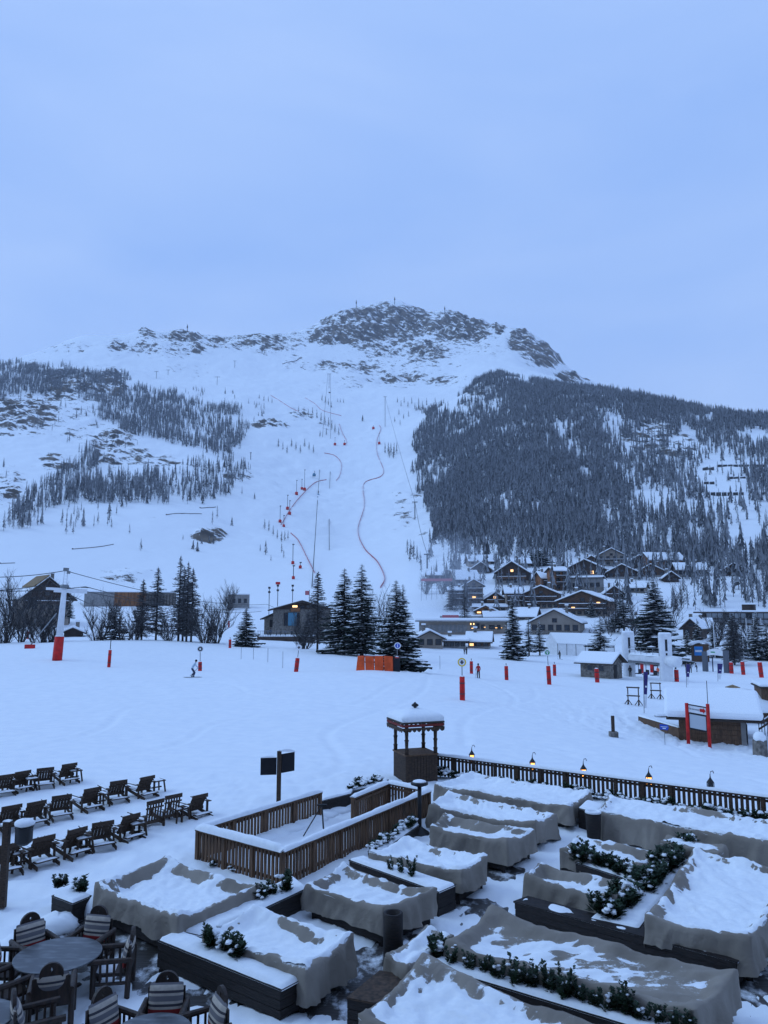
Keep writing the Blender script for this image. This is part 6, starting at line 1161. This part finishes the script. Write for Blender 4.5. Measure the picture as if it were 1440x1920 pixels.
for i,(x,yb,yt,w_,sn,lb) in enumerate([(992,1222,1158,30,.5,'small spruce just right of the lone symmetrical spruce'),(1012,1222,1163,28,.5,'second small spruce right of the lone spruce'),(1040,1215,1150,28,.6,'snowy spruce in front of the broad low roofed building'),(1075,1214,1152,34,.6,'snowy spruce behind the marquee roof'),
  (1310,1235,1160,46,.35,'dark spruce in front of the gabled barn'),(1338,1240,1165,40,.6,'snow laden spruce right of the blue kiosk'),(1378,1240,1150,70,.7,'broad snowy spruce behind the gate at the right'),(1422,1240,1148,60,.7,'snow heavy spruce at the right edge of the picture'),(1440,1236,1165,44,.5,'spruce cut off by the right edge'),(1290,1232,1182,36,.5,'low spruce left of the blue kiosk'),(130,1160,1105,22,.3,'dark spruce right of the left lift pylon'),(215,1204,1130,60,.25,'dense dark spruce among the bare bushes on the left'),(1010,1060,1030,60,.5,'wide snowy tree above the big double gabled chalet'),(1110,1185,1120,40,.5,'spruce below the largest apartment chalet'),(1170,1180,1095,44,.3,'dark tree left of the huge drooping spruce'),(1296,1082,1047,16,.4,'narrow spruce splitting the dark chalet in the upper row')]):
    Y=[170,172,230,235,170,165,165,160,158,172,190,150,400,262,225,395][i]; spruce(lb,x,yb,yt,w_,20+i,sn,Y=Y,dens=.55,droop=.4)
def branchy(seed,h,spread,kind):
    """bare tree as ribbons; kind larch: single stem with many side twigs, bush: several stems"""
    r=random.Random(seed); V=[];Q=[];mi=[]
    def rib(a,b,wa,wb,m):
        d=b-a; s=d.cross(Vector((r.uniform(-1,1),r.uniform(-1,1),.3))); s=s.normalized() if s.length>1e-6 else Vector((1,0,0)); s2=s.cross(d).normalized()
        for q in (s,s2):
            n=len(V); V.extend([a-q*wa,a+q*wa,b+q*wb,b-q*wb]); Q.append((n,n+1,n+2,n+3)); mi.append(m)
    def grow(a,d,l,w_,lev):
        n=3; p=a; dd=d.copy()
        for i in range(n):
            dd=(dd+Vector((r.uniform(-.22,.22),r.uniform(-.22,.22),r.uniform(-.05,.16)))).normalized(); q=p+dd*l/n; rib(p,q,w_*(1-.3*i),w_*(1-.3*(i+1)),0 if lev<2 else (1 if r.random()<.45 else 0))
            if lev<3:
                for _ in range(3 if lev==1 else 2):
                    e=(dd+Vector((r.uniform(-1,1),r.uniform(-1,1),r.uniform(-.1,.7)))*.8).normalized(); grow(p.lerp(q,r.random()),e,l*r.uniform(.35,.6),w_*.5,lev+1)
            p=q
    if kind=='larch':
        rib(Vector((0,0,-.5)),Vector((0,0,h*.6)),h*.010+.03,h*.007,2); rib(Vector((0,0,h*.6)),Vector((0,0,h)),h*.007,.01,2)
        nb=int(230 if spread<2.4 else 400)
        for k in range(nb):
            f=.10+.88*(k+r.random())/nb; a=r.uniform(0,6.28); L_=spread*((1-f)**.7)*r.uniform(.6,1.15)*min(1,.5+f*2); d=Vector((math.cos(a),math.sin(a),r.uniform(-.12,.22))); p=Vector((0,0,f*h)); q=p+d*L_*.55-Vector((0,0,.05*L_)); e=q+Vector((d.x,d.y,r.uniform(-.25,.1)))*L_*.45; fr=1 if r.random()<.75 else 0
            rib(p,q,.05,.04,fr); rib(q,e,.04,.02,fr)
            for j in range(9): g=r.uniform(.2,1); b=p.lerp(q,min(1,g*1.8)) if g<.55 else q.lerp(e,(g-.55)/.45); t_=Vector((d.x+r.uniform(-.9,.9),d.y+r.uniform(-.9,.9),r.uniform(-.5,.35))).normalized()*L_*r.uniform(.12,.28); rib(b,b+t_,.04,.02,1 if r.random()<.6 else 0)
    else:
        for k in range(r.randint(5,8)):
            a=r.uniform(0,6.28); d=Vector((math.cos(a)*r.uniform(.15,.6),math.sin(a)*r.uniform(.15,.6),1)).normalized(); grow(Vector((math.cos(a)*.3,math.sin(a)*.3,-.3)),d,h*r.uniform(.7,1.0),.09+.006*h,0)
    return V,Q,mi
def bare(label,x,yb,yt,wpx,seed,kind,Y,name=None):
    p=D(x,yb,Y); p.z=min(p.z,gz(p.x,p.y)+.3); s=msz(p); h=(yb-yt)*s; V,Q,mi=branchy(seed,h,wpx*s/2,kind); t=thing(name or ('larch' if kind=='larch' else 'bare_bush'),label,'larch tree' if kind=='larch' else 'bush',p)
    if kind=='larch':
        k=[i for i,m in enumerate(mi) if m==2]; j=[i for i,m in enumerate(mi) if m!=2]
        obj_from('crown',V,[Q[i] for i in j],[M['twig'],M['frost']],t,[mi[i] for i in j]); MB().tube([(0,0,-1),(0,0,h*.5),(0,0,h)],[h*.011+.06,h*.007+.03,.02],6).build('trunk',M['bark'],t)
    else: obj_from('branches',V,Q,[M['twig'],M['frost']],t,mi); MB().tube([(0,0,-1),(0,0,.6)],[.3,.2],6).build('trunk',M['bark'],t)
for x,yb,yt,w_,Y,lb in [(595,1222,1070,66,128,'tall frosted larch standing in front of the stone gabled lodge'),(265,1205,1085,52,150,'thin bare larch in front of the rusty part of the concrete hall'),(292,1203,1062,62,148,'tall bare larch right of the rusty block'),(334,1206,1040,54,145,'leftmost and tallest of the clump of straight larches'),(342,1207,1060,50,147,'second larch in the clump of straight larches'),(349,1208,1052,50,144,'third larch in the clump of straight larches'),(358,1206,1064,56,146,'right hand larch of the straight clump'),(1378,1252,1150,60,150,'leaning bare larch with a dark trunk behind the gate'),(848,1160,1090,40,300,'bare tree in the steam left of the village'),(690,1226,1120,44,160,'bare dusky tree between the two spruce groups'),(872,1210,1100,36,250,'bare tree rising in front of the long low building')]: bare(lb,x,yb,yt,w_,int(x),'larch',Y)
for x,yb,yt,w_,Y,lb in [(10,1214,1108,80,150,'big bare bush at the left edge'),(36,1214,1118,70,152,'bare bush behind the round board'),(72,1216,1124,80,140,'bushy bare thicket left of the lift pylon'),(92,1216,1130,60,142,'bare bush right behind the lift pylon foot'),(185,1214,1140,60,145,'bare bush left of the dense dark spruce on the left'),(232,1212,1136,60,146,'bare bush right of the dense dark spruce on the left'),(252,1208,1146,50,150,'small bare bush before the thin larches'),(385,1212,1146,80,142,'wide bare bush right of the straight larches'),(404,1210,1140,60,144,'bare bush left of the rounded pine'),(318,1206,1160,50,148,'low bare bush between the larch clumps'),(430,1150,1105,60,290,'bare tree in front of the small concrete block'),(620,1222,1160,50,135,'bare bush between the frosted larch and the tall spruces'),(570,1220,1165,60,138,'bare bush under the frosted larch on its left'),(720,1222,1130,50,165,'tall bare bush left of the broad spruce'),(1345,1205,1150,50,200,'frosted bush below the balcony hotel'),(1190,1210,1150,50,200,'bare bush between the two lift towers'),(1150,1200,1130,50,230,'bare bush above the marquee roof'),(1255,1190,1110,70,240,'bare tree right of the huge drooping spruce'),(1405,1225,1160,60,180,'bare tree among the flagpoles'),(828,1120,1075,50,330,'bare bush on the bank at the foot of the piste'),(800,1115,1080,40,335,'small bare bush left on the bank at the foot of the piste'),(1130,1215,1170,60,175,'low bare bush behind the marquee')]: bare(lb,x,yb,yt,w_,int(x)+7,'bush',Y)
# individual trees high on the slope: copies of a few kinds
KT=[]
for k in range(7):
    V,T,mm=TT[k]; KT.append(npmesh('crown',V*np.array([1.15,1.15,1]),T,[M['far1'],M['far2'],M['far3']],False,mm))
tm=MB().tube([(0,0,-.15),(0,0,.5)],[.018,.01],5); tme=bpy.data.meshes.new('trunk'); tme.from_pydata(tm.v,[],tm.f); tme.materials.append(M['far3'])
_rt=random.Random(5)
def slope_tree(x,yb,hp,label,group=None,k=None):
    p=GM(x,yb); s=msz(p); h=hp*s; k=_rt.randint(3,6) if k is None else k; t=thing('larch' if k>2 else 'fir',label,'tree',p,_rt.uniform(0,6),group); t.scale=(h*1.25,h*1.25,h); link('crown',KT[k],t); link('trunk',tme,t)
CL=[('frosted larch in the thin row below the brown rock band beside the piste',[(522+i*8.2,838+(i%3)*6,17) for i in range(9)],None),
 ('larch in the dark clump on the knoll left of the piste top',[(560,772,13),(570,776,14),(578,780,15),(586,778,16),(594,784,18),(602,790,18),(609,796,18),(616,800,19),(622,806,20),(628,812,20),(612,816,15),(600,820,14),(635,816,16)],None),
 ('larch in the stubby clump above the knoll on the upper piste',[(604,752,15),(610,756,14),(616,760,14),(621,765,13)],None),
 ('larch in the little group of three on the upper piste',[(633,754,8),(638,755,9),(644,756,9)],None),
 ('dark fir standing alone in the middle of the upper piste',[(680,790,13)],1),
 ('larch in the dense clump by the pylon line right of the piste',[(722,850,22),(728,852,24),(733,854,25),(739,853,24),(744,850,22),(730,858,20),(738,860,20)],None),
 ('larch in the scattered stand above the right forest edge',[(745,755,12),(752,762,13),(758,756,13),(765,764,13),(772,758,14),(778,768,14),(785,758,14),(792,766,15),(800,760,15),(808,768,14),(816,758,14),(824,764,13),(748,778,12),(757,786,13),(766,782,13),(740,792,12),(750,798,12),(832,758,12),(840,762,12),(820,776,14)],None),
 ('larch in the loose clump left of the lower piste by the red padded lances',[(496,992,20),(504,996,22),(512,1004,20),(520,1010,18),(528,1016,22),(534,1014,20),(540,1012,18),(528,1036,20),(498,1040,28),(488,1034,14),(508,1052,12),(532,1046,16)],None),
 ('bare larch in the strip right of the lower piste',[(764,1040,30),(770,1044,34),(776,1048,36),(782,1054,32),(788,1060,28),(790,1072,24),(768,1052,26)],None),
 ('rounded lone bare tree on the lower left slope',[(264,1032,24)],4),('small lone tree on the lower left slope',[(343,1012,11)],5),
 ('shrubby tree on the rocky lump of the lower left slope',[(362,1030,18),(370,1034,20),(378,1020,12),(392,1016,12),(400,1020,14)],2),
 ('small frosted larch among the rocks of the upper right slope',[(1310,930,18),(1322,925,16),(1302,958,24),(1312,960,24),(1270,1010,36),(1300,1020,34),(1335,1030,36),(1355,1040,40),(1390,1010,34),(1412,1050,40),(1432,1040,44),(1372,985,24),(1425,985,30),(1340,990,26),(1290,985,24)],None),
 ('larch at the top corner above the left wood',[(215,707,13),(208,708,12),(222,712,13),(440,748,10),(466,757,11),(462,812,14),(455,816,13),(495,752,12),(503,754,12),(510,756,11),(486,748,11)],None)]
for lb,pts,k in CL:
    for x,y,h in pts: slope_tree(x,y,h,lb,None if len(pts)==1 else lb.replace('larch in','larches in').replace('small frosted larch','small frosted larches').replace('bare larch','bare larches')[:60],k)
# ---------------------------------------------------------------- lifts and nets on the mountain
def net(label,pts,h=2.6,w=1.):
    h*=.75
    P3=[]; 
    pts=[Vector((a,b,0)) for a,b in pts]; n=len(pts)
    for i in range(n-1):
        a,b,c,d=pts[max(i-1,0)],pts[i],pts[i+1],pts[min(i+2,n-1)]
        for k in range(6):
            t=k/6; P3.append(.5*((2*b)+(c-a)*t+(2*a-5*b+4*c-d)*t*t+(3*b-a-3*c+d)*t**3))
    P3.append(pts[-1]); P3=[GM(p.x,p.y) for p in P3]; q=MB(); v=q.v
    for i,p in enumerate(P3): v+=[(p.x,p.y-.3,p.z-.3),(p.x,p.y-.3,p.z+h),(p.x,p.y+.3,p.z+h),(p.x,p.y+.3,p.z-.3)]
    for i in range(len(P3)-1):
        b=4*i
        for j in range(3): q.f.append((b+j,b+j+1,b+4+j+1,b+4+j)); q.m.append(0)
    tag(q.build('safety_net',M['net']),label,'net')
net('long red safety net winding down the right side of the piste',[(711,798),(714,805),(707,825),(707,850),(719,882),(712,895),(682,908),(683,950),(671,995),(684,1030),(708,1055),(721,1085),(713,1103)],1.3)
net('red safety net in a hook down the upper piste left of centre',[(636,795),(642,812),(650,828),(647,835)],1.2)
net('short pale red net across the top left of the piste',[(507,741),(525,752),(545,765),(560,772)],1.0)
net('second pale red net at the top of the piste',[(572,746),(590,757),(605,770),(640,780)],.9)
net('curved red net in the middle of the piste',[(608,850),(628,855),(640,870),(637,892),(630,902)],1.1)
net('red net swinging left down to the padded lances',[(612,900),(590,906),(565,930),(545,955),(527,985)],1.2)
net('red net running from the larch clump down behind the bare larch',[(545,1000),(560,1015),(575,1045),(590,1075)],1.1)
def lance(label,x,yb,yt,padpx,two=False):
    p=GM(x,yb); s=msz(p); t=thing('snow_lance',label,'snow lance',p); h=(yb-yt)*s; MB().tube([(0,0,-1),(0,0,h)],.22,5).build('pole',M['dark'],t); MB().lathe([(padpx*s*.5,0),(padpx*s*.55,padpx*s*.9),(padpx*s*.2,padpx*s*1.1)],8).build('pad',M['red'],t,True); MB().box(-.5,.9,-.3,.3,h-.6,h).build('nozzle',M['dark'],t)
for i,(x,yb,yt) in enumerate([(525,980,948),(539,956,928),(543,965,938),(556,928,900),(571,920,880),(549,1058,1020),(550,1086,1060),(563,1066,1054),(628,835,820),(711,833,812),(700,805,798),(646,835,826),(532,988,966),(566,918,898)]): lance('red padded snow lance, '+['lowest of the row beside the larch clump','second up in the row beside the net','right one of the close pair by the net bend','small one above the net bend','thin tall one higher up the row','red one below the larch clump','lowest one under the larch clump','short leaning one right of the larch clump','lone one on the middle piste','one beside the top of the long net','one above the long net','one at the hook of the upper net','one at the foot of the tallest row','dark one below the metal box on the piste'][i],x,yb,yt,5.5 if i<8 else 4.5)
def pylon(label,x,yb,yt,arm=5):
    p=GM(x,yb); s=msz(p); h=(yb-yt)*s; t=thing('lift_pylon',label,'lift pylon',p); MB().tube([(0,0,-2),(0,0,h)],.45,6).build('mast',M['dark'],t); MB().box(-arm*s,arm*s,-.3,.3,h-.8,h-.2).build('crossarm',M['dark'],t); return Vector((p.x,p.y,p.z+h))
a=pylon('small lift pylon at the top of the chairlift line',617,728,700,4); b=pylon('dark lift pylon at the right side of the upper piste',722,800,742,3); c=pylon('lift pylon with wide arm at the right edge of the lower piste',778,974,940,5); d_=pylon('lift pylon among the trees at the right foot of the piste',801,1066,1038,6)
pylon('T shaped lift pylon on the upper left slope',293,710,696,4); pylon('second T shaped lift pylon on the upper left slope',315,703,693,4); pylon('lift pylon on the right of the upper left slope',407,722,706,5); pylon('tall pylon on the snow above the left wood',440,690,676,3); pylon('pylon on the crest of the left ridge',470,862,848,2)
rope('chairlift rope on the right running straight down the piste',[a+Vector((3,0,-.5)),D(620,860,1110),D(617,948,830),D(618,1120,420)],1,.28,None); rope('chairlift rope on the left running down the piste',[a+Vector((-3,0,-.5)),D(601,860,1110),D(596,928,860),D(585,1100,420)],1,.28,None)
rope('lift rope dropping between the two right hand pylons',[b,c,d_],4,.16,None)
for x,y,Y,s_,lb in ((617,948,828,1.,'larger blue bubble chair hanging low over the piste'),(596,928,858,1.,'smaller blue bubble chair left of the larger one'),(589,889,980,.9,'dark box shaped chair higher up the left rope')):
    p=D(x,y,Y); s=msz(p); t=thing('bubble_chair',lb,'chairlift chair',p); MB().tube([(0,0,4.6*s_),(.8,0,4.4*s_),(.8,0,2),(0,0,1.2)],.3,6).build('hanger',M['dark'],t); MB().box(-2.2,2.2,-.8,.8,-3.2*s_,-2.4).build('seat',M['dark'],t); MB().lathe([(.3,-2.6),(2.3,-2.2),(2.2,-.3),(1.3,1.2),(.2,1.3)],10).build('bubble',M['bluegl'],t,True)
for x,y,Y,lb in ((607,763,1500,'tiny dark gondola high on the left rope'),(618,736,1600,'tiny dark gondola high on the right rope'),(617,1027,600,'dark clamp on the right rope above the trees'),(588,1026,600,'dark clamp on the left rope above the trees')): p=D(x,y,Y); tag(MB().box(-.018*Y/14,.018*Y/14,-.6,.6,-1.2,1.2).build('rope_clamp',M['dark'],loc=p,bevel=.1),lb,'clamp')
# avalanche barriers on the right slope, summit crosses
for x0,x1,y,lb in ((1322,1396,928,'longest row of avalanche barriers on the right slope'),(1320,1341,908,'short pair of avalanche barriers above the longest row'),(1364,1412,899,'middle row of avalanche barriers half hidden by larches'),(1318,1340,882,'topmost small avalanche barrier on the right slope'),(1345,1436,876,'faint upper row of avalanche barriers at the right')):
    a_,b_=GM(x0,y),GM(x1,y); t=thing('avalanche_barrier',lb,'barrier',a_,math.atan2((b_-a_).y,(b_-a_).x)); L_=Vector(((b_-a_).x,(b_-a_).y)).length; dz=(b_-a_).z; n=max(2,int((x1-x0)/10)); s=msz(a_)
    for i in range(n):
        x=L_*i/n; z=dz*i/n; MB().box(x,x+L_/n*.88,-.4,.3,z-1,z+4.2*s).build('panel',M['dark'],t); MB().box(x,x+L_/n*.88,-.5,1.2,z+4.2*s+.003,z+5.4*s).build('snow_cap',M['snowcap'],t)
for x,yb,yt,lb in ((668,575,562,'left summit mast on the rocky peak'),(740,568,556,'thin summit mast in the middle of the peak'),(834,585,574,'faint right summit mast'),(351,620,608,'small cross on the left ridge')):
    p=GM(x,yb+3); s=msz(p); t=thing('summit_mast',lb,'mast',p); h=(yb-yt+3)*s; MB().tube([(0,0,-5),(0,0,h)],.9,5).build('pole',M['dark'],t); MB().box(-1.8,1.8,-.4,.4,h*.55,h*.8).build('head',M['dark'],t)
for x0,y0,x1,y1,lb in ((136,1030,213,1021,'long brown log barrier on the lower left slope'),(0,1057,28,1056,'dark log fence at the left edge above the chalet'),(312,966,378,964,'thin dark barrier on the left slope below the wood'),(375,953,405,951,'short dark barrier right below the left wood'),(530,683,562,672,'dark sloping snow fence below the left ridge')):
    a_,b_=GM(x0,y0),GM(x1,y1); s=msz(a_); t=thing('snow_fence',lb,'fence',a_,math.atan2((b_-a_).y,(b_-a_).x)); d=b_-a_; L_=Vector((d.x,d.y)).length
    q=MB(); n=8
    for i in range(n): pa=a_+d*(i/n); pb=a_+d*((i+1)/n); za,zb=float(hz(pa.x,pa.y)[0])-a_.z,float(hz(pb.x,pb.y)[0])-a_.z; q.tube([(L_*i/n,0,za+.4*s),(L_*(i+1)/n,0,zb+.4*s)],.75*s,5)
    q.build('boards',M['chal3'],t); MB().box(-.3,.3,-.3,.3,-1,2*s).build('post',M['chal3'],t)
# ---------------------------------------------------------------- steam drifting in front of the village
sm=bpy.data.materials.new('steam'); sm.use_nodes=True; st_=sm.node_tree; st_.nodes.remove(st_.nodes['Principled BSDF']); pv=st_.nodes.new('ShaderNodeVolumePrincipled'); pv.inputs['Color'].default_value=(.85,.9,1,1); pv.inputs['Density'].default_value=.010
st_.links.new(pv.outputs[0],st_.nodes['Material Output'].inputs['Volume'])
p=D(835,1095,300); q=MB(); q.ball((0,0,0),1,n=16,sc=(15,14,19),seed=2,rough=.08); q.ball((-12,0,-6),1,n=14,sc=(11,10,10),seed=3,rough=.08)
tag(MB().ball((0,0,0),1,n=18,sc=(17,14,20),seed=2,rough=.10).build('steam',sm,smooth=True,loc=p),'pale steam drifting up at the left end of the village','steam',kind='stuff')
